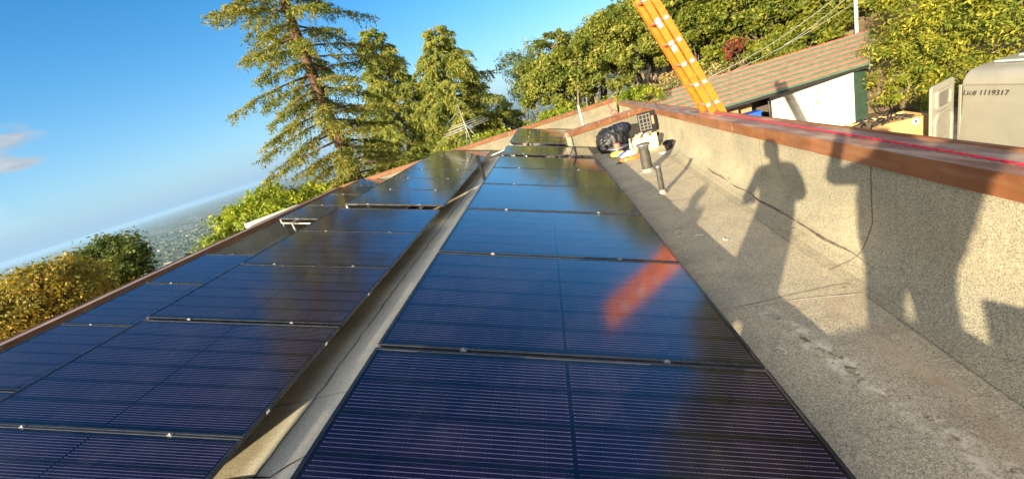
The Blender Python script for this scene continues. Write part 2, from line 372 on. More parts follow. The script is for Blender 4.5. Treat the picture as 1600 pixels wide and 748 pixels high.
# far valley: woods and town, each one mass
rg = np.random.default_rng(5)
def far_mass(name, n, kind):
    r = np.exp(rg.uniform(np.log(500), np.log(7800), n)); a = np.radians(rg.uniform(-66, 4, n))
    x = r*np.sin(a); y = r*np.cos(a); z = hgt(x, y); V = []; F = []
    if kind == 'tree':
        clump = np.sin(x*.011+np.sin(y*.006)*2)*np.sin(y*.009+1)+rg.normal(0, .4, n); keep = clump > -.25
        x, y, z, r = x[keep], y[keep], z[keep], r[keep]; n = len(x)
        base = np.array([(math.cos(k*math.pi/3), math.sin(k*math.pi/3), 0) for k in range(6)]+[(.75*math.cos(k*math.pi/3+.4), .75*math.sin(k*math.pi/3+.4), .7) for k in range(6)]+[(0, 0, 1.)])
        fs = []
        for k in range(6): fs += [(k, (k+1)%6, 6+k), ((k+1)%6, 6+(k+1)%6, 6+k), (6+k, 6+(k+1)%6, 12)]
        s = rg.uniform(5, 11, n)*(1+r/6000); hh = rg.uniform(7, 16, n)
    else:
        base = np.array([(-1,-1,0),(1,-1,0),(1,1,0),(-1,1,0),(-1,-1,1),(1,-1,1),(1,1,1),(-1,1,1)], float)
        fs = [(0,1,5,4),(1,2,6,5),(2,3,7,6),(3,0,4,7),(4,5,6,7)]; s = rg.uniform(6, 15, n)*(1+r/7000); hh = rg.uniform(4, 8, n)
    rot = rg.uniform(0, 6.28, n); jit = rg.uniform(.8, 1.2, (n, len(base), 3)) if kind == 'tree' else np.ones((n, len(base), 3))
    B = base[None]*jit; c, s_ = np.cos(rot)[:, None], np.sin(rot)[:, None]
    vx = (B[..., 0]*c-B[..., 1]*s_)*s[:, None]+x[:, None]; vy_ = (B[..., 0]*s_+B[..., 1]*c)*s[:, None]+y[:, None]; vz = B[..., 2]*hh[:, None]+z[:, None]-.5
    V = np.stack([vx, vy_, vz], -1).reshape(-1, 3); m = len(base)
    F = (np.array([f if len(f) == 4 else f for f in fs])[None]+(np.arange(n)*m)[:, None, None]).reshape(-1, len(fs[0]))
    me = bpy.data.meshes.new(name); me.from_pydata(V.tolist(), [], F.tolist())
    o = bpy.data.objects.new(name, me); C.objects.link(o); o['kind'] = 'stuff'
    t = NT(name); g = t.node('ShaderNodeNewGeometry').outputs['Random Per Island']
    if kind == 'tree': t.set(Base_Color=t.ramp(g, [(0, (.03, .05, .02)), (.6, (.06, .085, .03)), (1, (.12, .11, .04))]), Roughness=.9)
    else: t.set(Base_Color=t.ramp(g, [(0, (.42, .40, .37)), (.4, (.34, .28, .24)), (.7, (.24, .18, .15)), (1, (.55, .54, .52))]), Roughness=.7)
    me.materials.append(t.mat)
far_mass('far_woods', 9000, 'tree'); far_mass('far_town', 520, 'house')

# ------------------------------------------------------------------ the roof: deck, parapets
ZF = -1.56; Vec = Vector
def PR(y): return 1.626+.0538*(y-1.65), -.803-.02*(y-1.65)             # right parapet: inner coping edge x, z
def PL(y): return -6.72-.0409*(y-3.66), -.857-.0068*(y-3.66)
FL = Vector((-7.1, 12.96, -.92)); FR = Vector((2.33, 15.25, -.93))     # far wall, inner coping edge
sheet('roof_deck', [(-6.8, -3.2), (PR(-3.2)[0]+.1, -3.2), (PR(15.3)[0]+.1, 15.4), (FL.x-.1, FL.y+.15)], ZF, M['deck'])
def parapet(label, line, y0, y1, side, width, name='parapet_wall', zg=-4.5, crack=True, seams=(), wm='wallgran'):
    """line(s) -> inner top edge point; side = unit vector pointing outward"""
    side = Vector(side); N = 14
    st = [y0+(y1-y0)*k/N for k in range(N+1)]; P0 = line(y0)
    root = thing(name, label, 'parapet wall', (P0.x, P0.y, ZF))
    fh = .105
    w = MB()
    cove = [(.0-.06+.0, 0)]
    def prof(s):
        p = line(s); b = Vector((p.x, p.y, 0)); out = []
        rc = .25
        for k in range(7):
            a = math.pi/2*k/6; out.append(b+side*(.03-rc+rc*math.sin(a))+Vector((0, 0, ZF+.006+rc-rc*math.cos(a))))
        out.append(b+side*.03+Vector((0, 0, p.z-.02)))
        out.append(b+side*(width-.03)+Vector((0, 0, p.z-.02)))
        out.append(b+side*(width-.03)+Vector((0, 0, zg)))
        return out
    w.sweep(prof, st, mats=[0]*9)
    for k in range(9): pass
    for s in seams:                                                 # overlapping edges of the roofing sheet
        d = (line(s+.01)-line(s-.01)).normalized()
        q = [Vector(p) for p in prof(s)][:8]; nrm = -side
        prev = None
        for i in range(7):
            a, b = q[i], q[i+1]; up = Vector((0, 0, .003))
            w.add([a+nrm*.003+up-d*.0025+d*.012*math.sin(i*1.7), a+nrm*.003+up+d*.0025+d*.012*math.sin(i*1.7), b+nrm*.003+up+d*.0025+d*.012*math.sin(i*1.7+1.7), b+nrm*.003+up-d*.0025+d*.012*math.sin(i*1.7+1.7)], [(0, 1, 2, 3)], 1)
    if crack:
        q = random.Random(2); N2 = 70; vs = []
        for i in range(N2+1):
            s_ = y0+(y1-y0)*i/N2; p3, p4 = Vec(prof(s_)[2]), Vec(prof(s_)[3]); f0 = .5+q.uniform(-.22, .22); hw = q.uniform(.0, .17)*(1 if (s_-y0) > (y1-y0)*.302 or y0 >= 0 else .0)*(q.random() > .12)
            vs += [p3.lerp(p4, f0-hw)-side*.002+Vec((0, 0, .003)), p3.lerp(p4, f0+hw)-side*.002+Vec((0, 0, .003))]
        w.add(vs, [(2*i, 2*i+1, 2*i+3, 2*i+2) for i in range(N2)], 1)
    w.build('membrane_wall', [M[wm], M['seamdirt']], root)
    c = MB(); e = 1
    def cp(s):
        p = line(s); return [p+side*.012+Vector((0, 0, -fh)), p+Vector((0, 0, -fh)), p, p+side*width+Vector((0, 0, .004)), p+side*(width+.0)+Vector((0, 0, .014)), p+side*(width+.02)+Vector((0, 0, .014)), p+side*(width+.03)+Vector((0, 0, -fh))]
    c.sweep(cp, st, mats=[0, 0, 1, 0, 0, 0])
    # lapped joints of the sheet metal
    for s in [y0+(y1-y0)*k/5+.4 for k in range(5)]:
        d = (line(s+.01)-line(s-.01)).normalized()*.022; pr = cp(s); pr2 = [p+d for p in pr]; up = Vector((0, 0, .0025))
        for i in (1, 2):
            nn = (-side*.0025) if i == 1 else up
            c.add([pr[i]+nn, pr[i+1]+nn, pr2[i+1]+nn, pr2[i]+nn], [(0, 1, 2, 3)], 1)
    c.build('coping', [M['fascia'], M['copetop']], root)
    return root
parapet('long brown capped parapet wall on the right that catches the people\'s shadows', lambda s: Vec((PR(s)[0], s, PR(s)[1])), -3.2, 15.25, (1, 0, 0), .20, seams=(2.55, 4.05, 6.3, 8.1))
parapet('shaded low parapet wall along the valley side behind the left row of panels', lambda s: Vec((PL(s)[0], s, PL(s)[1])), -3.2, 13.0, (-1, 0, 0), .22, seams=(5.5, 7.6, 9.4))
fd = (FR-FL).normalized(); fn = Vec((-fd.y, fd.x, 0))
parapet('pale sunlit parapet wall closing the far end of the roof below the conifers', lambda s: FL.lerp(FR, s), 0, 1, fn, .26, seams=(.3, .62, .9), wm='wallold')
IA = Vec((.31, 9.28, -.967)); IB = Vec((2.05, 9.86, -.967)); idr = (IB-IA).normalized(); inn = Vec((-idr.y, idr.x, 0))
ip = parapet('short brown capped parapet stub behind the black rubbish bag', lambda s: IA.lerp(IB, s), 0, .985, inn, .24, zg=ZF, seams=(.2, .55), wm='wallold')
# end cap of the stub
e = MB(); q = [IA+Vec((0, 0, -.02)), IA+inn*.24+Vec((0, 0, -.02)), IA+inn*.24+Vec((0, 0, ZF-IA.z)), IA+Vec((0, 0, ZF-IA.z))]
e.poly_extrude([p+idr*.004 for p in q], idr*.03, 0)
e.poly_extrude([IA-idr*.012+Vec((0, 0, .002)), IA-idr*.012+inn*.26+Vec((0, 0, .014)), IA-idr*.012+inn*.26+Vec((0, 0, -.105)), IA-idr*.012+Vec((0, 0, -.105))], idr*.014, 1)
e.build('end_flashing', [M['wallgran'], M['copetop']], ip)
# crack of tar where the deck meets the right parapet, cross seam and lane seam
def ribbon(name, pts, wdt, mat, parent=None, z=ZF+.005, jit=.012, seed=1):
    q = random.Random(seed); P = []
    for (a, b) in zip(pts[:-1], pts[1:]):
        n = max(2, int((Vec(b)-Vec(a)).length/.09))
        for k in range(n): P.append(Vec(a).lerp(Vec(b), k/n))
    P.append(Vec(pts[-1])); b = MB(); vs = []
    for i, p in enumerate(P):
        d = (P[min(i+1, len(P)-1)]-P[max(i-1, 0)]).normalized(); nrm = Vec((-d.y, d.x)); o = q.uniform(-jit, jit); ww = wdt*q.uniform(.4, 1.3)
        vs += [(p.x+nrm.x*(o-ww/2), p.y+nrm.y*(o-ww/2), z), (p.x+nrm.x*(o+ww/2), p.y+nrm.y*(o+ww/2), z)]
    b.add(vs, [(2*i, 2*i+1, 2*i+3, 2*i+2) for i in range(len(P)-1)]); o = b.build(name, mat, parent); return o
deck = bpy.data.objects['roof_deck']
M['palecrack'] = simple('pale_lap', (.45, .4, .33), .9, sc=25, var=.3)

ribbon('lap_seam', [(1.62, 2.2), (1.35, 2.25), (1.15, 2.31), (.7, 2.38)], .010, M['palecrack'], deck, seed=3, jit=.006)
ribbon('lane_seam', [(-2.18, .3), (-2.15, 2.5), (-2.17, 5), (-2.14, 9), (-2.16, 13)], .012, M['tar'], deck, seed=4)
ribbon('cross_seam', [(-2.4, 1.72), (-2.05, 1.7), (-1.7, 1.9)], .012, M['tar'], deck, seed=5)

# ------------------------------------------------------------------ solar panels
W = 1.722
def frame_mesh(H):
    b = MB(); t_, h = .016, .032
    b.box((0, 0, -h), (W, t_, 0)); b.box((0, H-t_, -h), (W, H, 0)); b.box((0, t_+.0005, -h), (t_, H-t_-.0005, 0)); b.box((W-t_, t_+.0005, -h), (W, H-t_-.0005, 0))
    return b
def glass_mesh(H):
    b = MB(); t_ = .016
    b.box((t_+.0004, t_+.0004, -.010), (W-t_-.0004, H-t_-.0004, -.0035)); return b
protos = {}
def panel(L, tilt, label, group, H, clamps, sticker=False):
    key = round(H, 3)
    root = thing('solar_panel', label, 'solar panel', L, (rnd.uniform(-.0025, .0025), tilt+rnd.uniform(-.003, .003), rnd.uniform(-.0012, .0012)), group)
    if key not in protos:
        f = frame_mesh(H).build('frame', M['frame']); f.location = (0, 0, 0)
        bv = f.modifiers.new('bevel', 'BEVEL'); bv.width = .0018; bv.segments = 1
        g = glass_mesh(H).build('cell_glass', M['glass'])
        uvl = g.data.uv_layers.new(name='UVMap')
        for poly in g.data.polygons:
            for li in poly.loop_indices:
                co = g.data.vertices[g.data.loops[li].vertex_index].co
                uvl.data[li].uv = (co.x-.016, (co.y-.016)*1.134/(H-.032))
        c = MB(); c.box((-.014, -.016, -.004), (.014, .004, .002)); c.lathe([(0, .009), (.006, .009), (.006, .002)], (0, -.007, 0), 8)
        k = c.build('clamp', M['clamp'])
        protos[key] = (f, g, k)
        f.parent = g.parent = root; k.parent = root; k.location = (.40, 0, .001)
        k2 = k.copy(); C.objects.link(k2); k2.parent = root; k2.location = (1.30, 0, .001)
    else:
        f, g, k = protos[key]
        for o in (f, g):
            c = o.copy(); C.objects.link(c); c.parent = root
        for x in (.40, 1.30):
            c = k.copy(); C.objects.link(c); c.parent = root; c.location = (x, 0, .001)
    return root
ORD = ['nearest', 'second', 'third', 'fourth', 'fifth', 'sixth', 'seventh', 'eighth', 'ninth', 'tenth', 'eleventh']
ROWS = [
 ('centre', -1.0128, -.8316, .3136, [.40, 1.587, 2.772, 3.957, 5.141, 6.326], 1.168, 'solar panels in the centre row'),
 ('centre', -1.0128, -.8316, .3136, [7.86], 1.168, 'solar panels in the centre row'),
 ('centre', -1.0128, -.8316, .3136, [9.80, 10.985, 12.17], 1.168, 'solar panels in the centre row'),
 ('left', -3.7173, -.7687, .292, [.53, 1.70, 2.90, 4.09, 5.26, -.66, -1.845], 1.168, 'solar panels in the left row'),
 ('left', -3.7173, -.7687, .292, [6.72, 7.85, 8.98, 10.11, 11.24, 12.36], 1.112, 'solar panels in the left row'),
 ('valley', -6.42, -.885, .285, [1.77, 2.95, 4.12, 5.30], 1.155, 'solar panels in the valley side row'),
 ('valley', -6.42, -.885, .285, [8.66, 9.84, 11.02, 12.2], 1.155, 'solar panels in the valley side row')]
count = {}
NOTE = {('centre', 1): 'cut by the photo\'s lower edge', ('centre', 2): 'mirroring the ladder as a streak', ('centre', 7): 'alone between two gaps',
        ('left', 1): 'in the lower left corner', ('left', 5): 'just before the gap in the row', ('left', 11): 'by the far wall'}
for (rn, x, z, tl, ys, H, grp) in ROWS:
    for y in ys:
        count[rn] = k = count.get(rn, 0)+1
        nm = {'centre': 'centre row beside the open deck', 'left': 'left row, past the open lane', 'valley': 'row against the valley side parapet'}[rn]
        lab = f"{ORD[k-1]} black solar panel {'from the camera ' if k > 1 else ''}in the {nm}"
        if y < -.5: lab, count[rn] = ('black solar panel of the left row nearest the people, below the photo edge' if y > -1 else 'last black solar panel at the near end of the left row, behind the camera'), k-1
        if y > -.5 and (rn, k) in NOTE and len((lab+' '+NOTE[(rn, k)]).split()) <= 16: lab += ', '+NOTE[(rn, k)]
        panel((x, y, z), tl, lab, grp, H, True)
# rails under the rows, with legs: one rack per block
def rack(x, z, tl, y0, y1, label, ends=True, feet=True, slack=.16):
    ct, st_ = math.cos(tl), math.sin(tl)
    def P(u, y, d=0): return Vec((x+u*ct-d*st_*-1*0, y, z-u*st_-d))
    root = thing('panel_rack', label, 'panel rack', (x+.8, y0, ZF), group='racks under the solar panels')
    for u in (.40, 1.30):
        b = MB(); a, c = P(u, y0-slack, .055), P(u, y1+slack, .055)
        b.box((a.x-.018, a.y, a.z-.02), (a.x+.018, c.y, a.z+.019)); b.build('rail', M['rail'], root)
        for yy in (a.y-.012, c.y):
            e_ = MB(); e_.box((a.x-.023, yy, a.z-.027), (a.x+.023, yy+.012, a.z+.026)); e_.build('rail_end_cap', M['blackplastic'], root)
    b = MB(); a = P(.012, 0, .045); yl = y0-2.37 if x < -3 and y0 < .6 else y0; b.box((a.x-.004, 0.0 if yl < 0 else y0+.01, ZF+.004), (a.x+.004, y1-.01, a.z)); b.build('wind_deflector', M['rail'], root)
    b = MB(); b.box((a.x-.02, yl, a.z-.085), (a.x-.006, y1-.01, a.z+.008)); b.build('high_side_beam', M['rail'], root)
    n = max(2, int(round((y1-y0)/2.3))+1)
    for i in range(n):
        yy = y0-.07+(y1-y0+.14)*i/(n-1)
        b = MB(); a, c = P(.06, yy, .098), P(W-.30, yy, .098); b.tube([a, c], .021, 8); b.build('tilt_tube', M['rail'], root)
        for u in (.30, 1.08):
            q = P(u, yy, .12); b = MB(); b.tube([(q.x, q.y, ZF), (q.x, q.y, q.z+.005)], .024, 8); b.lathe([(0, .012), (.075, .010), (.08, 0)], (q.x, q.y, ZF), 12); b.build('leg', M['rail'], root)
rack(-1.0128, -.8316, .3136, .40, 7.49, 'galvanised rack under the near block of the centre row')
rack(-1.0128, -.8316, .3136, 7.86, 9.03, 'galvanised rack under the lone panel in the centre row')
rack(-1.0128, -.8316, .3136, 9.80, 13.34, 'galvanised rack under the far block of the centre row')
rack(-3.7173, -.7687, .292, .53, 6.43, 'galvanised rack under the near block of the left row')
rack(-3.7173, -.7687, .292, 6.72, 13.47, 'galvanised rack under the far block of the left row')
rack(-6.42, -.885, .285, 1.77, 6.45, 'galvanised rack under the near block against the valley side parapet')
rack(-6.42, -.885, .285, 8.66, 13.35, 'galvanised rack with bare tube end under the far block against the valley side parapet')
# upright black posts
def post(label, x, y, z0, z1, r=.022):
    b = MB(); b.box((x-r, y-r, z0), (x+r, y+r, z1)); b.box((x-r-.012, y-r-.012, z0), (x+r+.012, y+r+.012, z0+.02)); b.box((x-r-.003, y-r-.003, z1-.02), (x+r+.003, y+r+.003, z1+.004))
    setp(b.build('rail_post', M['blackmatt'], bevel=.003), label, 'post', 'black posts beside the panels')
post('tall black post sticking up in the lane beside the centre row', -1.115, 5.9, ZF, -.56)
post('short black post standing in the gap before the lone panel', .30, 7.70, ZF, -1.09, .017)
b = MB(); b.tube([(-2.0, 12.7, -1.33), (-1.6, 12.9, -1.30), (-1.0, 11.2, -1.02), (-.98, 9.6, -.93)], .014, 8)
setp(b.build('conduit', M['white']), 'thin pale conduit bridging the far end of the lane', 'conduit')
# junction boxes, optimizer clips on the panel edges (white stickers) are parts of the left row's panels
lp = [o for o in C.objects if o.get('group') == 'solar panels in the left row']
for i, (v) in ((1, .2), (1, .92), (2, .55)):
    b = MB(); b.box((W+.0005, v, -.027), (W+.0025, v+.03, -.006)); o = b.build('sticker', M['white']); o.parent = lp[i]

# ------------------------------------------------------------------ things on the deck
def pipe(label, x, y, h, r0, r1, cap):
    root = thing('vent_pipe', label, 'vent pipe', (x, y, ZF))
    b = MB(); b.lathe([(r0*1.0, 0), (r0, .05), (r1, h)], (x, y, ZF), 24); b.build('pipe', M['blackpaint'], root)
    b = MB(); b.lathe([(r0*1.75, .0), (r0*1.6, .006), (r0*1.22, .016), (r0*1.08, .045), (r0*1.02, .055)], (x, y, ZF+.002), 24); b.build('flashing_collar', M['lead'], root)
    b = MB()
    if cap: b.lathe([(0, h+.034), (r1*1.42, h+.028), (r1*1.45, h+.004), (r1*1.12, h-.012), (r1*1.12, h-.05), (r1*1.02, h-.05)], (x, y, ZF), 24)
    else: b.lathe([(r1*.4, h-.004), (r1*.75, h+.004), (r1*1.06, h+.004), (r1*1.1, h-.03), (r1*1.01, h-.032)], (x, y, ZF), 20)
    b.build('cap', M['capgrey'], root); return root
M['lead'] = simple('lead_flashing', (.27, .25, .21), .6, .2, sc=40, var=.3); M['capgrey'] = simple('cap_metal', (.16, .16, .17), .45, .5, sc=20, var=.25)
pipe('slim dark vent pipe nearest the camera on the sunlit deck', 1.09, 5.08, .36, .034, .032, False)
pipe('wide dark vent pipe with a flat grey cap in front of the yellow box', 1.22, 6.38, .40, .078, .070, True)
# black bracket
root = thing('roof_bracket', 'small black angled bracket on the deck by the wall', 'bracket', (1.85, 7.4, ZF))
b = MB(); mt = Matrix.Translation((1.85, 7.4, ZF)) @ Matrix.Rotation(R(35), 4, 'Z')
b.box((-.10, -.06, 0), (.10, .06, .012), 0, mt); b.build('base_plate', M['blackplastic'], root, bevel=.002)
b = MB(); m2 = mt @ Matrix.Translation((0, 0, .012)) @ Matrix.Rotation(R(-18), 4, 'Y'); b.box((-.05, -.055, 0), (.03, .055, .17), 0, m2); b.box((-.05, -.075, .13), (.06, .075, .17), 0, m2); b.build('upright', M['blackplastic'], root, bevel=.004)
# blue wires
t = simple('blue_wire', (.10, .30, .38), .5)
b = MB()
for i in range(4):
    q = random.Random(i+3); o = Vec((1.83, 6.05, ZF+.02)); pts = []
    for k in range(9):
        a = k/8; pts.append(o+Vec((.04*i*a+.12*a, .34*a-.06*i*math.sin(a*3), .0+.16*math.sin(a*2.4+i*.3)*a+q.uniform(-.01, .01))))
    b.tube(pts, .006, 6)
setp(b.build('wire_leads', t), 'loose bunch of pale blue wires lying against the sunlit wall base', 'wires')
# rubbish bag : bulging folded sack
def sack(name, label, c, rad, seed, mat):
    bm = bmesh.new(); bmesh.ops.create_icosphere(bm, subdivisions=5, radius=1)
    q = np.random.default_rng(seed); dirs = q.normal(size=(14, 3)); dirs /= np.linalg.norm(dirs, axis=1)[:, None]; ph = q.uniform(0, 6, 14); fr = q.uniform(5, 14, 14)
    for v in bm.verts:
        d = np.array(v.co); s = 1.0
        for k in range(14): s += .03*abs(math.sin(fr[k]*float(d@dirs[k])+ph[k]))
        s *= 1-.18*max(0, d[2])**2
        lump = .16*math.sin(3*d[0]+1)*math.cos(4*d[1]+2)
        v.co = Vec((c[0]+rad[0]*d[0]*s, c[1]+rad[1]*d[1]*s, max(ZF+.004, c[2]+rad[2]*(d[2]+lump*.6)*s)))
    me = bpy.data.meshes.new(name); bm.to_mesh(me); bm.free(); me.materials.append(mat)
    for p in me.polygons: p.use_smooth = True
    o = bpy.data.objects.new(name, me); C.objects.link(o); return setp(o, label, 'bag')
t = NT('bin_liner'); nn = t.noise(14, 6, .6, dist=1.5); t.set(Base_Color=(.012, .013, .017), Roughness=.36, Specular_IOR_Level=.4); t.bump(nn, .5, .03)
M['binliner'] = t.mat
bag = sack('rubbish_bag', 'bulging shiny black rubbish bag against the stub wall', (1.15, 9.02, -1.36), (.27, .22, .28), 3, M['binliner'])
t = simple('blue_cloth', (.004, .007, .02), .7)
bag2 = sack('work_jacket', 'crumpled dark blue jacket slumped over the rubbish bag', (1.34, 9.02, -1.17), (.17, .15, .12), 8, t); bag2['category'] = 'jacket'
# wire spool with red cap
root = thing('wire_spool', 'flat silver wire spool with a red hub by the black bag', 'spool', (1.15, 8.50, ZF))
b = MB()
for zz in (.012, .11): b.lathe([(.03, zz), (.19, zz), (.205, zz+.008), (.205, zz+.018), (.19, zz+.022), (.03, zz+.022)], (1.15, 8.50, ZF), 32)
b.build('flange', M['steel'], root)
b = MB(); b.lathe([(.15, .03), (.16, .05), (.16, .1), (.15, .115)], (1.15, 8.50, ZF), 32); b.build('wound_cable', M['blackplastic'], root)
b = MB(); b.lathe([(.055, .13), (.06, .17), (.045, .20), (0, .205)], (1.14, 8.50, ZF), 20); b.build('hub_cap', simple('red_plastic', (.55, .13, .08), .5), root)
# yellow carton holding tools, and the open black case standing behind
root = thing('yellow_box', 'pale yellow open carton full of tools on the deck', 'box', (1.6, 8.1, ZF))
mt = Matrix.Translation((1.60, 8.1, ZF)) @ Matrix.Rotation(R(-12), 4, 'Z'); b = MB()
b.box((-.22, -.13, 0), (.22, -.125, .25), 0, mt); b.box((-.22, .125, 0), (.22, .13, .25), 0, mt); b.box((-.22, -.1245, 0), (-.215, .1245, .25), 0, mt); b.box((.215, -.1245, 0), (.22, .1245, .25), 0, mt); b.box((-.2145, -.1245, .004), (.2145, .1245, .009), 0, mt)
b.build('carton', simple('yellow_card', (.72, .62, .26), .75, var=.08), root)
b = MB(); b.lathe([(0, .0), (.05, .0), (.055, .06), (.03, .1), (0, .105)], mt @ Vec((.02, .0, .2)), 14, ax=(.3, -.2, 1)); setp(b.build('paper_roll', M['white']), 'crumpled white roll sticking out of the yellow carton', 'roll')
b = MB(); o_ = mt @ Vec((-.12, .02, .22)); b.tube([o_, o_+Vec((.05, -.02, .08)), o_+Vec((.1, -.03, .10))], [.028, .032, .02], 10); b.tube([o_+Vec((-.06, 0, 0)), o_+Vec((0, 0, .09))], .025, 10)
setp(b.build('hand_drill', simple('salmon_plastic', (.6, .3, .22), .5)), 'salmon coloured hand tool poking out of the yellow carton', 'tool')
b = MB(); b.box((-.29, -.17, 0), (-.235, -.06, .22), 0, mt); b.box((-.28, -.15, .22), (-.245, -.08, .30), 0, mt)
setp(b.build('silver_can', M['steel'], bevel=.015), 'small silver can beside the yellow carton', 'can')
root = thing('tool_case', 'black ribbed power tool case with an orange latch, standing open', 'tool case', (1.86, 8.75, ZF))
mt = Matrix.Translation((1.83, 8.72, ZF)) @ Matrix.Rotation(R(-14), 4, 'Z') @ Matrix.Rotation(R(-8), 4, 'X'); b = MB()
b.box((-.17, -.055, .22), (.17, .055, .60), 0, mt)
b.build('lid', M['blackmatt'], root, bevel=.008)
b = MB()
for xk in (-.14, -.07, 0, .06): b.box((xk-.012, -.070, .25), (xk+.012, -.0555, .57), 0, mt)
for zk in (.27, .33, .39, .48, .555): b.box((-.155, -.066, zk-.010), (.075, -.0555, zk+.010), 0, mt)
b.build('ribbing', simple('grey_ribbing', (.055, .053, .05), .6), root)
b = MB(); b.box((-.18, -.06, 0), (.18, .30, .16), 0, mt); b.build('tray', M['blackmatt'], root, bevel=.01)
b = MB(); b.box((.09, -.082, .34), (.135, -.0685, .50), 0, mt); b.build('latch', simple('orange_latch', (.75, .13, .05), .4), root, bevel=.006)
b = MB(); b.box((.172, -.05, .28), (.20, .05, .56), 0, mt); b.build('case_side', M['blackmatt'], root, bevel=.01)
# plastic bags of connectors and pliers
for nm, lab, c, rad, col in (('parts_bag', 'yellow bag of connectors on the deck before the spool', (1.08, 8.2, ZF+.04), (.11, .10, .06), (.75, .5, .08)), ('parts_bag', 'orange parts bag lying flattest in front of the wide vent pipe', (1.20, 7.55, ZF+.03), (.15, .07, .045), (.75, .16, .04)),
                             ('parts_bag', 'clear pinkish bag of small fittings behind the orange one', (1.24, 7.95, ZF+.045), (.13, .11, .06), (.62, .48, .44))):
    o = sack(nm, lab, c, rad, int(c[0]*100), simple('bag_film', col, .35, var=.35, sc=25)); o['group'] = 'bags of small parts'
b = MB(); b.tube([(1.03, 7.85, ZF+.07), (1.2, 7.92, ZF+.1)], .022, 8); b.tube([(1.2, 7.92, ZF+.1), (1.27, 7.95, ZF+.115)], .010, 8)
setp(b.build('screwdriver', simple('blue_handle', (.05, .08, .45), .35)), 'blue handled screwdriver lying across the parts bags', 'screwdriver')
root = thing('pliers', 'open pliers with black and orange grips on the deck', 'pliers', (.98, 7.55, ZF))
b = MB(); b.tube([(1.02, 7.62, ZF+.012), (.96, 7.52, ZF+.012), (.93, 7.47, ZF+.012)], .009, 8); b.tube([(1.02, 7.62, ZF+.012), (1.0, 7.5, ZF+.012), (.98, 7.42, ZF+.012)], .009, 8); b.build('grip', M['blackplastic'], root)
b = MB(); b.tube([(1.02, 7.62, ZF+.012), (1.06, 7.69, ZF+.012)], [.014, .006], 8); b.build('jaw', M['steel'], root)
# zip tie scraps
for i, (x, y, lab) in enumerate(((.83, 1.87, 'curled white cable tie scrap beside the near panel edge'), (1.02, 3.55, 'bent white cable tie scrap in the shade by the centre row'), (.90, 3.78, 'tiny white tie offcut farthest from the camera by the centre row'), (1.15, 3.40, 'straight white tie offcut where shade meets sunlight'))):
    q = random.Random(i); b = MB(); pts = [(x+.012*k*math.cos(i+k*.35), y+.012*k*math.sin(i+k*.35), ZF+.006+.004*abs(math.sin(k))) for k in range(6)]; b.tube(pts, .003, 5)
    setp(b.build('cable_tie', M['white']), lab, 'cable tie', 'scraps of cable tie')
b = MB(); b.box((1.66, 7.28, ZF+.004), (1.78, 7.42, ZF+.012)); setp(b.build('paper_scrap', M['white']), 'white paper scrap on the deck beside the black bracket', 'paper')
for (x, y, lab) in ((1.40, 2.33, 'small ochre leaf on the sunlit deck by the cross seam'), (1.60, 1.95, 'small ochre leaf at the wall foot near the photographer shadow')):
    b = MB(); b.add([(x-.02, y, ZF+.008), (x, y-.012, ZF+.014), (x+.022, y, ZF+.009), (x, y+.012, ZF+.006)], [(0, 1, 2, 3)]); setp(b.build('dry_leaf', simple('ochre', (.5, .28, .05), .7)), lab, 'leaf', 'dry leaves on the deck')
# nook behind the stub: pale post and red rope bundle
b = MB(); b.tube([(.905, 13.0, ZF), (.905, 13.0, -.70)], .028, 10); b.lathe([(.03, 0), (.032, .03), (0, .036)], (.905, 13.0, -.71), 10)
setp(b.build('pale_post', simple('pale_pipe', (.6, .58, .52), .5)), 'pale upright pipe in the nook behind the stub wall', 'pipe')
M['red'] = simple('red_rope', (.50, .02, .045), .7, var=.3, sc=60)
def rope(pts, r, n=5, tw=28):
    b = MB(); P = []
    for a, c in zip(pts[:-1], pts[1:]):
        m = max(1, int((Vec(c)-Vec(a)).length/.012))
        for k in range(m): P.append(Vec(a).lerp(Vec(c), k/m))
    P.append(Vec(pts[-1]))
    for s in (0, math.pi):
        b.tube([p+Vec((math.cos(i*.55+s)*r*.55, math.cos(i*.55+s)*r*.2, math.sin(i*.55+s)*r*.55)) for i, p in enumerate(P)], r*.62, n)
    return b
def cz(x, y): return PR(y)[1]+.004*(x-PR(y)[0])/.20
rp = []
for y, x in ((-2, 1.55), (1.0, 1.665), (1.69, 1.69), (2.2, 1.735), (2.9, 1.79), (3.45, 1.83), (4.2, 1.885), (5.6, 1.985)): rp.append((x, y, cz(x, y)+.013))
rope_o = rope(rp, .0062); setp(rope_o.build('red_rope', M['red']), 'red twisted rope lying along the top of the right parapet', 'rope')
b = rope([(1.80, 13.6, -.9), (1.9, 13.55, -1.15)], .012); q = random.Random(4)
for k in range(3):
    b.tube([(1.93+.09*math.cos(a), 13.5+.03*k, -1.22+.06*math.sin(a)) for a in np.linspace(0, 6, 14)], .011, 5)
setp(b.build('rope_bundle', M['red']), 'coiled red rope hanging in the far nook corner', 'rope')
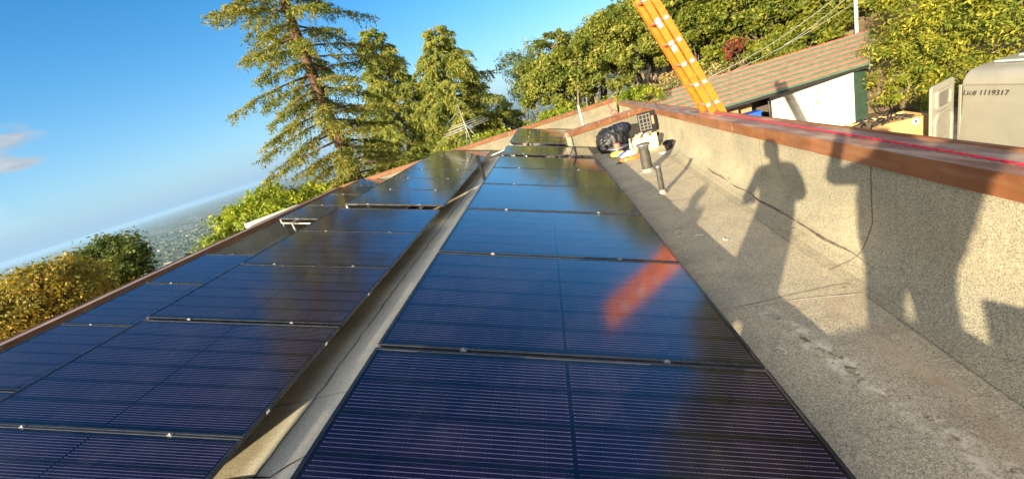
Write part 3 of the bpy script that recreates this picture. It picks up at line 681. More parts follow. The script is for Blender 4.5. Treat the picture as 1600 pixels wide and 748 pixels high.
# ladder leaning on the outside of the right parapet
M['orange'] = simple('orange_fibreglass', (.60, .135, .006), .42, var=.14, sc=14); M['alu'] = simple('aluminium', (.75, .73, .70), .32, .85)
t = NT('sticker_print'); nn = t.vor(40, vec=t.obj()); t.set(Base_Color=t.mix(t.mapr(nn, .1, .3), (.7, .68, .62), (.86, .85, .82)), Roughness=.5); M['sticker'] = t.mat
la = thing('extension_ladder', 'orange fibreglass extension ladder leaning over the right parapet', 'ladder', (2.9, 5.95, -4.29))
A = Vec((2.085, 5.95, -.88)); T = Vec((1.51, 5.95, .62)); dl = (T-A).normalized(); nl = Vec((dl.z, 0, -dl.x))     # nl points outward (+x)
def at(s, off, y): return A+dl*s+nl*off+Vec((0, y, 0))
s0 = -(A.z+4.28)/dl.z; 
def lrail(sa, sb, off, y, depth, thick, sgn):
    b = MB()
    prof = [(-depth/2, 0), (depth/2, 0), (depth/2, .028), (depth/2-.005, .028), (depth/2-.005, .006), (-depth/2+.005, .006), (-depth/2+.005, .028), (-depth/2, .028)]
    pa = [at(sa, off+p[0], y+sgn*p[1]) for p in prof]; b.poly_extrude(pa, at(sb, 0, 0)-at(sa, 0, 0)); return b
for (off, sa, sb, hw, kk) in ((.044, s0, 1.74, .215, 0), (-.044, s0+1.2, 1.72, .185, 1)):
    for sg in (-1, 1):
        lrail(sa, sb, off, sg*hw, .078, .03, -sg).build('rail', M['orange'], la)
    n0 = int((sa)/.305)
    s = n0*.305+.11+(.0 if kk == 0 else .02)
    while s < sb-.02:
        b = MB(); b.tube([at(s, off, -hw-.008), at(s, off, hw+.008)], .0165, 10)
        for sg in (-1, 1):
            b.lathe([(.0165, .0), (.030, .002), (.031, .006), (.02, .010), (.0165, .006)], at(s, off, sg*(hw+.001)), 14, ax=(0, sg, 0))
        if kk == 1:
            for sg in (-1, 1): b.box((-.028, -.004, -.02), (.028, .004, .02), 0, Matrix.Translation(at(s, off-.01, sg*(hw+.008))))
        b.build('rung', M['alu'], la); s += .305
for s, hh in ((1.27, .12), (.93, .075)):
    b = MB(); pts = [at(s, -.075, -.188), at(s, -.025, -.188), at(s+hh, -.025, -.188), at(s+hh, -.075, -.188)]; b.poly_extrude([p+Vec((0, -.0006, 0)) for p in pts], (0, -.001, 0)); b.build('safety_sticker', M['sticker'], la)

# TV antenna on the far wall
M['dull'] = simple('dull_alloy', (.30, .30, .29), .5, .5)
an = thing('tv_antenna', 'silver rooftop television antenna with crossed booms on a mast', 'antenna', (-2.85, 15.0, -1.0))
b = MB(); b.tube([(-2.83, 14.9, -1.2), (-2.95, 15.05, .45)], .018, 8); b.tube([(-2.55, 14.9, -.97), (-2.87, 15, -.25)], .011, 6); b.tube([(-3.05, 15.0, -.97), (-2.87, 15, -.25)], .011, 6); b.build('mast', M['dull'], an)
b = MB(); b.tube([(-3.72, 14.9, -.47), (-2.04, 15.1, -.37)], .016, 6); b.tube([(-3.70, 15.0, -.40), (-2.06, 15.2, -.30)], .014, 6); b.tube([(-3.55, 15, -.29), (-2.18, 15.2, -.245)], .013, 6)
b.tube([(-3.43, 15.0, -.235), (-2.25, 15.2, -.16)], .010, 6); b.build('boom', M['dull'], an)
b = MB()
for k in range(9):
    f = k/8; p = Vec((-3.66, 14.95, -.43)).lerp(Vec((-2.1, 15.15, -.33)), f); b.tube([p+Vec((0, -.32, 0)), p+Vec((0, .34, .02))], .007, 5)
b.tube([(-2.93, 15, .22), (-3.4, 15, -.02)], .008, 5); b.tube([(-2.93, 15, .22), (-3.25, 15.3, -.12)], .008, 5)
b.build('element', M['dull'], an)
# neighbour's white louvred vent beyond the left corner
vb = thing('louvred_vent', 'white louvred vent box beyond the left parapet by the bushes', 'vent box', (-9.5, 12.8, -1.6))
mt = Matrix.Translation((-9.45, 12.75, -1.3)) @ Matrix.Rotation(R(52), 4, 'Z'); b = MB(); b.box((-.95, -.3, -3.6), (.75, .3, .20), 0, mt); b.build('housing', M['white'], vb, bevel=.02)
b = MB()
for k in range(7): b.box((.02+.1*k, -.325, .02), (.09+.1*k, -.302, .15), 0, mt)
b.build('louvre', simple('grey_louvre', (.25, .25, .26), .5), vb)

# ------------------------------------------------------------------ carport across the drive
cpo = thing('carport', 'white walled carport with red and green striped sheet roof', 'carport', (8, 17, -4.3))
E0, E1 = Vec((3.0, 16, -2.43)), Vec((10.74, 16, -2.37)); T0, T1 = Vec((1.2, 18, -1.41)), Vec((12.07, 18, -1.43))
M['greensheet'] = simple('green_sheet', (.10, .145, .095), .55, sc=5, var=.15); M['redstripe'] = simple('red_stripe', (.34, .12, .09), .55, sc=6, var=.2)
b = MB(); nr = (E1-E0).cross(T0-E0).normalized(); nr = nr if nr.z > 0 else -nr
NS = 7; cuts = []
for k in range(NS): cuts += [(k/NS, 0), ((k+.47)/NS, 0), ((k+.53)/NS, 1), ((k+.94)/NS, 1)]
cuts.append((1, 0)); vs = []
for f, h in cuts: vs += [E0.lerp(T0, f)+nr*.012*h, E1.lerp(T1, f)+nr*.012*h]
b.add(vs, [(2*i, 2*i+1, 2*i+3, 2*i+2) for i in range(len(cuts)-1)])
b.m = [1 if cuts[i][1] == 1 and cuts[i+1][1] == 1 else 0 for i in range(len(cuts)-1)]
b.add([p-nr*.05 for p in (E0, E1, T1, T0)], [(0, 1, 2, 3)], 0)
b.build('roof_sheet', [M['greensheet'], M['redstripe']], cpo)
b = MB(); b.poly_extrude([E0+Vec((0, -.02, .0)), E1+Vec((0, -.02, .0)), E1+Vec((0, -.02, -.10)), E0+Vec((0, -.02, -.10))], (0, .03, 0)); b.build('eave_trim', M['blackplastic'], cpo)
b = MB(); b.poly_extrude([E1+Vec((.01, 0, .03)), T1+Vec((.01, 0, .03)), T1+Vec((.01, 0, -.16)), E1+Vec((.01, 0, -.16))], (.05, 0, 0)); b.build('barge_board', M['greensheet'], cpo)
W0, W1 = Vec((8.19, 17.35, 0)), Vec((10.3, 16.06, 0))
M['stucco'] = simple('white_stucco', (.58, .55, .47), .9, sc=22, var=.06, bump=.15)
def wallpiece(P, Q, zb, zt, th, mat, name, par):
    d = (Q-P).normalized(); n_ = Vec((-d.y, d.x, 0)); b = MB()
    b.poly_extrude([P+Vec((0, 0, zb)), Q+Vec((0, 0, zb)), Q+Vec((0, 0, zt[1])), P+Vec((0, 0, zt[0]))], n_*th); return b.build(name, mat, par)
wallpiece(W0, W1, -4.4, (-1.80, -2.46), .12, M['stucco'], 'white_wall', cpo)
wallpiece(Vec((10.315, 16.06, 0)), Vec((11.1, 16.62, 0)), -4.5, (-2.45, -2.15), .08, simple('green_boards', (.05, .10, .07), .6, sc=8), 'green_side', cpo)
wallpiece(Vec((1.4, 18.1, 0)), Vec((11.9, 18.1, 0)), -4.5, (-1.55, -1.55), .1, simple('dark_boards', (.08, .06, .045), .8), 'back_wall', cpo)
for (x, y) in ((3.4, 16.1), (5.6, 16.1)):
    b = MB(); b.box((x-.05, y, -4.4), (x+.05, y+.1, -2.42)); b.build('post', M['greensheet'], cpo)
b = MB(); b.tube([(7.98, 17.0, -4.3), (7.98, 17.0, -2.2)], .035, 8); b.build('downpipe', M['blackplastic'], cpo)
b = MB(); b.tube([(9.42, 16.585, -2.95), (9.42, 16.585, -3.5), (9.45, 16.565, -3.8), (9.47, 16.55, -4.2)], .012, 6); b.box((9.38, 16.52, -3.35), (9.46, 16.58, -3.15)); b.box((9.395, 16.54, -2.98), (9.445, 16.58, -2.86)); b.build('conduit_box', simple('grey_conduit', (.25, .24, .22), .6), cpo)
b = MB(); mt = Matrix.Translation((7.1, 16.6, -3.55)); b.box((-.32, -.25, -.7), (.30, .25, .55), 0, mt); b.box((-.35, -.28, .55), (.33, .28, .62), 0, mt)
bb = thing('blue_bin', 'bright blue plastic bin standing in the carport opening', 'bin', (7.1, 16.6, -4.25)); b.build('body', simple('blue_plastic', (.02, .10, .62), .4), bb, bevel=.02)
b = MB()
for k in range(3): b.box((-.22+.15*k, -.256, -.28), (-.14+.15*k, -.2515, -.10), 0, mt)
b.build('white_print', M['white'], bb)
for i, (x, y, z, w_, h_, lab) in enumerate(((6.45, 16.9, -4.3, .8, 1.65, 'tall brown carton in the carport left of the blue bin'), (7.2, 17.3, -4.3, .6, 1.95, 'brown carton stacked behind the blue bin'))):
    b = MB(); b.box((x-w_/2, y, z), (x+w_/2, y+.5, z+h_)); b.box((x-.03, y-.004, z), (x+.03, y-.001, z+h_)); setp(b.build('carton', simple('cardboard', (.34, .21, .10), .85, var=.12), bevel=.01), lab, 'carton', 'cartons in the carport')
# pole with wires at the ridge end
pl = thing('service_mast', 'grey service mast rising behind the striped carport roof', 'mast', (11.95, 18.35, -1.6))
b = MB(); b.tube([(11.95, 18.35, -4.3), (11.95, 18.35, 3.4)], .065, 12); b.build('pole', simple('grey_pole', (.55, .54, .5), .45, .3), pl)
b = MB()
for z0, e_, dz in ((.30, (6.6, 18.9, -1.5), .25), (-.35, (6.9, 18.6, -1.55), .18), (.05, (9.4, 18.4, -1.1), .1)):
    p0 = Vec((11.95, 18.35, z0)); p1 = Vec(e_); b.tube([p0.lerp(p1, k/10)-Vec((0, 0, dz*math.sin(math.pi*k/10))) for k in range(11)], .014, 5)
b.build('cable', M['dull'], pl)

# ------------------------------------------------------------------ van
va_ = thing('cargo_van', 'cream high roof cargo van with its rear door swung open', 'van', (7.8, 5.4, -4.29))
M['vanpaint'] = simple('cream_paint', (.245, .235, .20), .35, sc=3, var=.05, Coat_Weight=.3); M['dark'] = simple('dark_trim', (.02, .02, .02), .5); M['vanroof'] = simple('roof_paint', (.46, .48, .50), .4, sc=3, var=.05)
VX0, VX1, VY0, VY1 = 6.8, 8.82, 2.2, 8.06
def vsec(y, k=0):
    tp = -1.70; r_ = []
    side = [(0, -4.0), (.0, -3.5), (-.015, -3.0), (0, -2.3), (.012, -2.0), (.03, -1.88), (.07, -1.80), (.14, -1.745), (.26, -1.715), (.6, -1.69)]
    pts = [(VX0+a, y, z) for a, z in side]+[(VX1-a, y, z) for a, z in side[::-1]]
    return pts
b = MB(); ys = [VY0, 3.2, 4.5, 6, 7.3, VY1-.05, VY1]
def prof(y):
    sh = {VY0: .0, VY1: .035}.get(y, 0); c = Vec(((VX0+VX1)/2, y, -2.8)); 
    return [Vec((p[0]+(sh if p[0] < c.x else -sh), p[1], p[2]-(sh*.7 if p[2] > -2 else 0))) for p in vsec(y)]
b.sweep(prof, ys, smooth=True)
n_ = len(vsec(0)); 
for y in (VY0, VY1): b.add(prof(y), [tuple(range(n_))])
# sloping bonnet towards the front (out of frame to the right)
b.poly_extrude([(VX0+.05, VY0+.002, -4.0), (VX0+.05, VY0-.9, -4.0), (VX0+.05, VY0-.95, -3.2), (VX0+.05, VY0-.75, -3.05), (VX0+.05, VY0+.002, -2.2)], (VX1-VX0-.1, 0, 0))
vb_ = b.build('body', M['vanpaint'], va_)
md = vb_.modifiers.new('wn', 'WEIGHTED_NORMAL')
b = MB()
for x in (7.15, 7.5, 7.85, 8.2, 8.5): b.box((x-.035, 2.6, -1.70), (x+.035, 7.85, -1.672))
b.build('roof_rib', M['vanroof'], va_, bevel=.012)
b = MB(); b.box((VX0-.022, 2.4, -3.55), (VX0-.004, 7.8, -3.45)); b.box((VX0-.002, 3.2, -2.262), (VX0+.004, 7.93, -2.254)); b.box((VX0-.006, 5.2, -3.5), (VX0+.001, 5.21, -1.96)); b.box((VX0-.012, 2.5, -1.955), (VX0+.02, 7.95, -1.948)); b.build('side_moulding', M['vanpaint'], va_)
b = MB(); b.box((VX0-.0035, 7.984, -3.6), (VX0+.001, 7.994, -1.97)); b.build('door_gap', M['dark'], va_)
b = MB(); b.box((VX0-.012, 8.0, -3.4), (VX0+.004, 8.05, -1.95)); b.build('rear_pillar', M['vanpaint'], va_, bevel=.006)
b = MB(); b.box((VX0-.05, 6.86, -2.99), (VX0, 7.02, -2.95)); b.box((VX0-.05, 6.88, -3.06), (VX0-.02, 6.95, -2.90)); b.build('handle', M['dark'], va_)
for (y) in (3.1, 6.9):
    for x in (VX0+.12, VX1-.12):
        b = MB(); b.lathe([(.20, -.1), (.33, -.11), (.355, -.07), (.355, .07), (.33, .11), (.20, .1)], (x, y, -3.93), 28, ax=(1, 0, 0)); wo = b.build('wheel', M['dark'], va_)
        b = MB(); b.lathe([(0, -.06), (.2, -.06), (.21, .06), (0, .06)], (x, y, -3.93), 20, ax=(1, 0, 0)); b.build('rim', M['steel'], wo)
# opened rear door
H0, H1 = Vec((6.765, 8.09, 0)), Vec((6.12, 7.71, 0)); dd = (H1-H0).normalized(); dn = Vec((dd.y, -dd.x, 0)); dn = dn if dn.y < 0 else -dn
def dpt(u, z, o=0): return H0+dd*u+dn*o+Vec((0, 0, z))
def rrect(u0, u1, z0, z1, r, k=5, top_in=0):
    out = []
    for (cx, cz_, a0) in ((u1-r, z1-r, 0), (u0+r, z1-r, 90), (u0+r, z0+r, 180), (u1-r, z0+r, 270)):
        for i in range(k+1):
            a = R(a0+90*i/k); out.append((cx+r*math.cos(a), cz_+r*math.sin(a)))
    return out
DW = .75
outer = rrect(0, DW, -3.9, -1.79, .07); win = rrect(.20, .60, -2.17, -1.93, .05); low = rrect(.13, .64, -3.3, -2.28, .17)
door = MB()
door.poly_extrude([dpt(u, z, -.045) for u, z in outer], dn*.04)
dr = door.build('rear_door', M['vanpaint'], va_, bevel=.008)
def ringplate(outer, inner, o0, o1, m, name, par):
    b = MB(); n = len(outer); vs = [dpt(u, z, o1) for u, z in outer]+[dpt(u, z, o1) for u, z in inner]+[dpt(u, z, o0) for u, z in inner]+[dpt(u, z, o0) for u, z in outer]
    fs = []
    for i in range(n):
        j = (i+1) % n; fs += [(i, j, n+j, n+i), (n+i, n+j, 2*n+j, 2*n+i), (3*n+i, 3*n+j, j, i)]
    b.add(vs, fs); return b.build(name, m, par)
exp = lambda q, f: (lambda cu, cz_: [(cu+(u-cu)*f[0], cz_+(z-cz_)*f[1]) for u, z in q])(sum(u for u, z in q)/len(q), sum(z for u, z in q)/len(q))
ringplate(exp(win, (1.25, 1.35)), win, -.004, .03, M['vanpaint'], 'window_surround', dr)
ringplate(exp(low, (1.16, 1.06)), low, -.004, .03, M['vanpaint'], 'lower_surround', dr)
b = MB(); b.poly_extrude([dpt(u, z, -.003) for u, z in exp(win, (.97, .97))], dn*.004); b.build('window', simple('grey_panel', (.12, .115, .10), .4), dr)
b = MB(); b.poly_extrude([dpt(u, z, -.003) for u, z in exp(low, (.97, .97))], dn*.006); b.build('inner_panel', simple('grey_panel', (.20, .19, .165), .45), dr)
b = MB(); b.poly_extrude([dpt(.16, -2.75, .004), dpt(.62, -2.75, .004), dpt(.62, -2.72, .004), dpt(.16, -2.72, .004)], dn*.012); b.build('door_rail', M['vanpaint'], dr)
tx = bpy.data.curves.new('licence_lettering', 'FONT'); tx.body = 'Lic# 1119317'; tx.size = .118; tx.extrude = .001; tx.shear = .22; tx.space_character = 1.12
tm = NT('letter_black'); tm.set(Base_Color=(.03, .03, .03), Roughness=.5); tx.materials.append(tm.mat)
to = bpy.data.objects.new('licence_lettering', tx); C.objects.link(to); to.parent = va_
lm = bpy.data.meshes.new_from_object(to); bpy.data.objects.remove(to); to = bpy.data.objects.new('licence_lettering', lm); C.objects.link(to); to.parent = va_
to.rotation_euler = (R(90), 0, R(-90)); to.location = Vec((VX0-.014, 7.962, -2.115))-va_.location
# cartons by the van
def carton(label, x, y, z, w_, d_, h_, rz, openf=False, sticker=True, grp='cartons by the van'):
    root = thing('cardboard_box', label, 'cardboard box', (x, y, z), (0, 0, rz), grp); mt = Matrix.Translation((x, y, z)) @ Matrix.Rotation(rz, 4, 'Z'); th = .008
    b = MB(); b.box((-w_/2, -d_/2, 0), (w_/2, -d_/2+th, h_), 0, mt); b.box((-w_/2, d_/2-th, 0), (w_/2, d_/2, h_), 0, mt); b.box((-w_/2, -d_/2+th, 0), (-w_/2+th, d_/2-th, h_), 0, mt); b.box((w_/2-th, -d_/2+th, 0), (w_/2, d_/2-th, h_), 0, mt)
    b.box((-w_/2+th, -d_/2+th, 0), (w_/2-th, d_/2-th, h_*(.82 if openf else .995)), 0, mt); b.build('carton', M['card'], root)
    if sticker:
        for sx in (.30,):
            b = MB(); cx, cz2, s_ = w_*sx, h_*.72, .075
            b.poly_extrude([mt @ Vec((cx+a*s_, -d_/2-.001, cz2+c*s_)) for a, c in ((-1, 0), (0, -1), (1, 0), (0, 1))], mt.to_3x3() @ Vec((0, -.001, 0))); so = b.build('label_diamond', M['white'], root)
            b = MB(); b.poly_extrude([mt @ Vec((cx+a*s_, -d_/2-.003, cz2+c*s_)) for a, c in ((-.45, .1), (.1, -.35), (.5, .05), (.05, .35))], mt.to_3x3() @ Vec((0, -.001, 0))); b.build('label_mark', M['dark'], so)
    return root, mt
M['card'] = simple('cardboard_tan', (.45, .27, .11), .85, var=.12, sc=6)
carton('lower brown cardboard box under the open one by the van', 6.15, 8.75, -4.29, .98, .7, .78+.84, R(-8))
r_, mt = carton('open brown cardboard box of black scrap beside the van door', 6.12, 8.75, -2.665, 1.0, .7, .27, R(-8), True)
b = MB(); q = random.Random(2)
for k in range(26):
    p = mt @ Vec((q.uniform(-.42, .3), q.uniform(-.28, .28), .24+q.uniform(0, .04))); d = Vec((q.uniform(-1, 1), q.uniform(-1, 1), q.uniform(-.2, .3)))*.14; b.tube([p-d, p+Vec((0, 0, .05)), p+d], .014, 5)
setp(b.build('cable_scrap', M['blackplastic']), 'tangle of black cable scrap heaped in the open cardboard box', 'scrap')
b = MB(); b.tube([(10.75+.5*math.cos(a)*.55, 15.3, -3.6+.35*math.sin(a)) for a in np.linspace(.5, 5.4, 18)], .02, 6)
b.tube([(10.95, 15.3, -3.4), (11.1, 15.4, -4.0), (10.8, 15.5, -4.28)], .02, 6); setp(b.build('hose_loop', M['blackplastic']), 'black hose loop hanging at the green end of the carport', 'hose')

# ------------------------------------------------------------------ trees
def leaves_mesh(name, P, Nn, T, L, Wd, mat, parent):
    """diamond leaves: centres P, normals N, axis T, lengths L, widths W"""
    T = T-Nn*(T*Nn).sum(1, keepdims=True); T /= np.linalg.norm(T, axis=1, keepdims=True)+1e-9; B = np.cross(Nn, T)
    L = L[:, None]; Wd = Wd[:, None]
    V = np.stack([P-T*L*.5, P+B*Wd*.5+Nn*L*.06, P+T*L*.5, P-B*Wd*.5+Nn*L*.06], 1).reshape(-1, 3)
    loc = np.array(world_loc(parent)) if parent else np.zeros(3); V = V-loc
    n = len(P); me = bpy.data.meshes.new(name); me.vertices.add(4*n); me.vertices.foreach_set('co', V.astype(np.float32).ravel())
    me.loops.add(4*n); me.loops.foreach_set('vertex_index', np.arange(4*n, dtype=np.int32)); me.polygons.add(n)
    me.polygons.foreach_set('loop_start', np.arange(0, 4*n, 4, dtype=np.int32)); me.polygons.foreach_set('loop_total', np.full(n, 4, dtype=np.int32))
    me.update(calc_edges=True); me.materials.append(mat); o = bpy.data.objects.new(name, me); C.objects.link(o)
    if parent: o.parent = parent
    return o
def unit(v): return v/(np.linalg.norm(v, axis=-1, keepdims=True)+1e-9)
def crown(blobs, n, size, seed, mat, parent, name='crown', clump=90, sig=.16, elong=.5, droop=0., wild=.75):
    g = np.random.default_rng(seed); blobs = np.array(blobs, float); c, rd = blobs[:, :3], blobs[:, 3:6]
    wgt = (rd.prod(1))**.667; wgt /= wgt.sum(); nc = max(8, n//clump)
    bi = g.choice(len(blobs), nc, p=wgt); d = unit(g.normal(size=(nc, 3))); d[:, 2] = np.where(d[:, 2] < -.5, -d[:, 2], d[:, 2])
    rr = g.uniform(.62, 1.08, nc)**.7; cc = c[bi]+d*rd[bi]*rr[:, None]
    cs = sig*rd[bi].mean(1)*g.uniform(.6, 1.5, nc)
    ci = g.integers(0, nc, n); P = cc[ci]+np.clip(g.normal(size=(n, 3)), -1.8, 1.8)*cs[ci][:, None]*np.array([1, 1, .75]); P[:, 2] -= droop*np.abs(g.normal(size=n))*cs[ci]
    out = unit((P-c[bi[ci]])/rd[bi[ci]]); Nn = unit(out*.75+np.array([0, 0, .2])+g.normal(size=(n, 3))*wild)
    T = g.normal(size=(n, 3))+np.array([0, 0, -droop*1.5]); L = size*g.uniform(.45, 1.5, n)*(g.uniform(.75, 1.25, nc)[ci]); return leaves_mesh(name, P, Nn, T, L, L*elong, mat, parent)
def limb(b, p, q, r0, r1, g, bend=.15, n=5):
    p, q = Vec(p), Vec(q); o = Vec((g.uniform(-1, 1), g.uniform(-1, 1), g.uniform(-.3, .6)))*bend*(q-p).length
    b.tube([p.lerp(q, k/n)+o*math.sin(math.pi*k/n)*.5 for k in range(n+1)], [r0+(r1-r0)*k/n for k in range(n+1)], 8)
def broad(name, label, cat, base, blobs, n, size, seed, mat, group=None, tr=.18, bark=None, **kw):
    root = thing(name, label, cat, base, group=group); g = random.Random(seed); b = MB(); base = Vec(base)
    cz_ = sum(q[2] for q in blobs)/len(blobs); cx = sum(q[0] for q in blobs)/len(blobs); cy = sum(q[1] for q in blobs)/len(blobs)
    fork = base.lerp(Vec((cx, cy, cz_)), .45); limb(b, base, fork, tr, tr*.75, g, .1)
    for q in blobs:
        limb(b, fork, Vec(q[:3]), tr*.5, tr*.12, g, .3)
        for k in range(4):
            d = Vec((g.uniform(-1, 1)*q[3], g.uniform(-1, 1)*q[4], g.uniform(-.3, 1)*q[5]))*.8; limb(b, Vec(q[:3]), Vec(q[:3])+d, tr*.14, tr*.04, g, .3)
    b.build('trunk', bark or M['bark'], root); crown(blobs, n, size, seed, mat, root, **kw); return root
def blobset(c, r, k, seed, f=.5, zf=.8):
    g = random.Random(seed); out = [(*c, r[0]*.72, r[1]*.72, r[2]*.72)]
    for i in range(k):
        a = g.uniform(0, 6.28); e_ = g.uniform(-.5, 1); s = g.uniform(.35, .6)
        out.append((c[0]+r[0]*.62*math.cos(a), c[1]+r[1]*.62*math.sin(a), c[2]+r[2]*.6*e_*zf, r[0]*s, r[1]*s, r[2]*s*.9))
    return out
def gz(x, y): return float(hgt(x, y))
LM = {}
LM['redwood'] = leaf_mat('redwood_needles', (.10, .125, .025), (.20, .21, .045), (.32, .29, .07), .45)
LM['cedar'] = leaf_mat('cedar_needles', (.15, .19, .05), (.27, .30, .08), (.40, .39, .11), .5)
LM['oak'] = leaf_mat('oak_leaves', (0.0896, 0.115, 0.0205), (0.179, 0.205, 0.0358), (0.269, 0.269, 0.0512), .4)
LM['bright'] = leaf_mat('bright_leaves', (0.141, 0.205, 0.0192), (0.243, 0.294, 0.0282), (0.358, 0.371, 0.0448), .42)
LM['hedge'] = leaf_mat('vine_leaves', (.09, .13, .016), (.22, .24, .028), (.40, .36, .05), .42)
LM['dark'] = leaf_mat('dark_oak_leaves', (0.0384, 0.0704, 0.0154), (0.096, 0.128, 0.0256), (0.166, 0.192, 0.0448))
LM['orange'] = leaf_mat('autumn_leaves', (.12, .14, .024), (.25, .185, .03), (.35, .23, .04))
LM['hill'] = leaf_mat('hillside_leaves', (.07, .10, .014), (.15, .18, .022), (.24, .24, .035), .38)
LM['red'] = leaf_mat('red_leaves', (.10, .025, .018), (.19, .045, .03), (.2, .10, .04))
LM['feather'] = leaf_mat('feathery_leaves', (0.0896, 0.128, 0.0384), (0.166, 0.205, 0.064), (0.23, 0.256, 0.0768))
LM['dry'] = leaf_mat('dry_brush', (0.205, 0.154, 0.0768), (0.358, 0.282, 0.141), (0.256, 0.256, 0.0768), .2)

def conifer(name, label, base, top, r0, nb, lenf, seed, mat, bark, pitch, droop, twig=.5, per=26, lw=(.13, .035), zmin=.12, group=None, hang=.5, tufts=0):
    g = np.random.default_rng(seed); q = random.Random(seed); root = thing(name, label, 'tree', base, group=group)
    base, top = Vec(base), Vec(top); b = MB(); K = 14
    axis = [base.lerp(top, k/K)+Vec((q.uniform(-.06, .06), q.uniform(-.06, .06), 0)) for k in range(K+1)]
    b.tube(axis, [r0*(1-.93*k/K)*(1.25 if k == 0 else 1) for k in range(K+1)], 12)
    Ps, Ns, Ts, Ls = [], [], [], []
    for i in range(nb):
        f = zmin+(1-zmin)*((i+q.random())/nb)**1.05; f = min(f, .985); j = f*K; k = int(j); p0 = axis[k].lerp(axis[min(k+1, K)], j-k)
        a = i*2.399+q.uniform(-.5, .5); ln = lenf(f)*q.uniform(.7, 1.15); dr = Vec((math.cos(a), math.sin(a), 0)); pts = []; n = 9
        pit = pitch+q.uniform(-.12, .12); side = Vec((-dr.y, dr.x, 0)); wob = q.uniform(-.25, .25)
        for s in range(n+1):
            t_ = s/n; pts.append(p0+dr*ln*t_*math.cos(pit*.6)+side*wob*ln*t_*t_*.6+Vec((0, 0, ln*(math.sin(pit)*t_-droop*t_*t_))))
        b.tube(pts, [max(.008, r0*.2*(1-f*.7)*(1-.9*s/n)) for s in range(n+1)], 6, cap=False)
        nt = int(per*(.6+ln/4))
        for k2 in range(nt):
            t_ = q.uniform(.16, 1)**.8; jj = t_*n; kk = min(int(jj), n-1); o = pts[kk].lerp(pts[kk+1], jj-kk)
            sg = 1 if k2 % 2 else -1; tl = twig*(1.15-t_*.6)*q.uniform(.5, 1.2)*min(1, ln/2)
            dv = (side*sg*q.uniform(.5, 1)+dr*q.uniform(.3, .9)+Vec((0, 0, q.uniform(-hang, .12)))).normalized()
            m = max(4, int(tl/.035)); tt = g.uniform(.05, 1, m); dvn = np.array(dv)
            pp = np.array(o)+dvn*(tl*tt)[:, None]+g.normal(size=(m, 3))*.03; pp[:, 2] -= hang*.35*tl*tt**2
            tn = unit(dvn+g.normal(size=(m, 3))*.55+np.array([0, 0, -.15*hang])); nn_ = unit(np.array([0, 0, .35])+np.array(dr)*.45+g.normal(size=(m, 3))*.75)
            Ps.append(pp); Ts.append(tn); Ns.append(nn_); Ls.append(lw[0]*g.uniform(.6, 1.4, m))
    if tufts:
        m = tufts; ff = g.uniform(.15, .95, m); aa = g.uniform(0, 6.28, m); cl = g.integers(0, m//60, m); fc = g.uniform(.15, .9, m//60); ac = g.uniform(0, 6.28, m//60)
        f2 = np.clip(fc[cl]+g.normal(size=m)*.012, .1, .97); a2 = ac[cl]+g.normal(size=m)*.5; rr_ = r0*(1-.9*f2)+np.abs(g.normal(size=m))*.28
        ax_ = np.array([list(p) for p in axis]); px_ = np.interp(f2*K, np.arange(K+1), ax_[:, 0])+np.cos(a2)*rr_; py_ = np.interp(f2*K, np.arange(K+1), ax_[:, 1])+np.sin(a2)*rr_; pz_ = np.interp(f2*K, np.arange(K+1), ax_[:, 2])+g.normal(size=m)*.2
        Ps.append(np.stack([px_, py_, pz_], 1)); d_ = np.stack([np.cos(a2), np.sin(a2), g.uniform(-.8, .3, m)], 1); Ts.append(unit(d_+g.normal(size=(m, 3))*.5)); Ns.append(unit(d_+g.normal(size=(m, 3))*.8)); Ls.append(lw[0]*g.uniform(.6, 1.4, m))
    b.build('trunk', bark, root)
    P, N_, T_, L_ = np.concatenate(Ps), np.concatenate(Ns), np.concatenate(Ts), np.concatenate(Ls)
    leaves_mesh('crown', P, N_, T_, L_, L_*(lw[1]/lw[0])*g.uniform(.8, 1.4, len(L_)), mat, root); return root
rw = (-8.35, 16.6)
conifer('redwood_tree', 'tall open redwood with bare reddish trunk at the left corner of the roof', (*rw, gz(*rw)-.2), (-8.2, 16.7, 15.5), .34, 175,
        lambda f: (4.3*(1-f)**.55*(.85 if f < .3 else 1)+.4)*(.55+.45*abs(math.sin(f*61))), 11, LM['redwood'], M['redbark'], -.02, .16, .66, 66, (.12, .030), .16, hang=.9, tufts=4500)
cd = (-6.3, 30.6)
conifer('cedar_tree', 'broad drooping cedar behind the television antenna', (*cd, gz(*cd)-.2), (-6.0, 30.9, 6.2), .44, 130, lambda f: 5.6*(1-f)**.6+.4, 12, LM['cedar'], M['bark'], .12, .25, 1.15, 50, (.21, .05), .3, hang=1.1)
cd = (-11.0, 31.4)
conifer('cedar_tree', 'cedar crowded behind the redwood on its right', (*cd, gz(*cd)-.2), (-10.5, 31.4, 7.6), .42, 125, lambda f: 5.0*(1-f)**.6+.4, 13, LM['cedar'], M['bark'], .10, .24, 1.15, 48, (.21, .05), .3, hang=1.1)
cd = (-3.5, 33.4)
conifer('cedar_tree', 'smaller cedar stepping down towards the gap of sky', (*cd, gz(*cd)-.2), (-3.3, 33.5, .2), .34, 80, lambda f: 4.1*(1-f)**.6+.4, 14, LM['cedar'], M['bark'], .05, .2, 1.05, 46, (.21, .05), .3, hang=1.0)
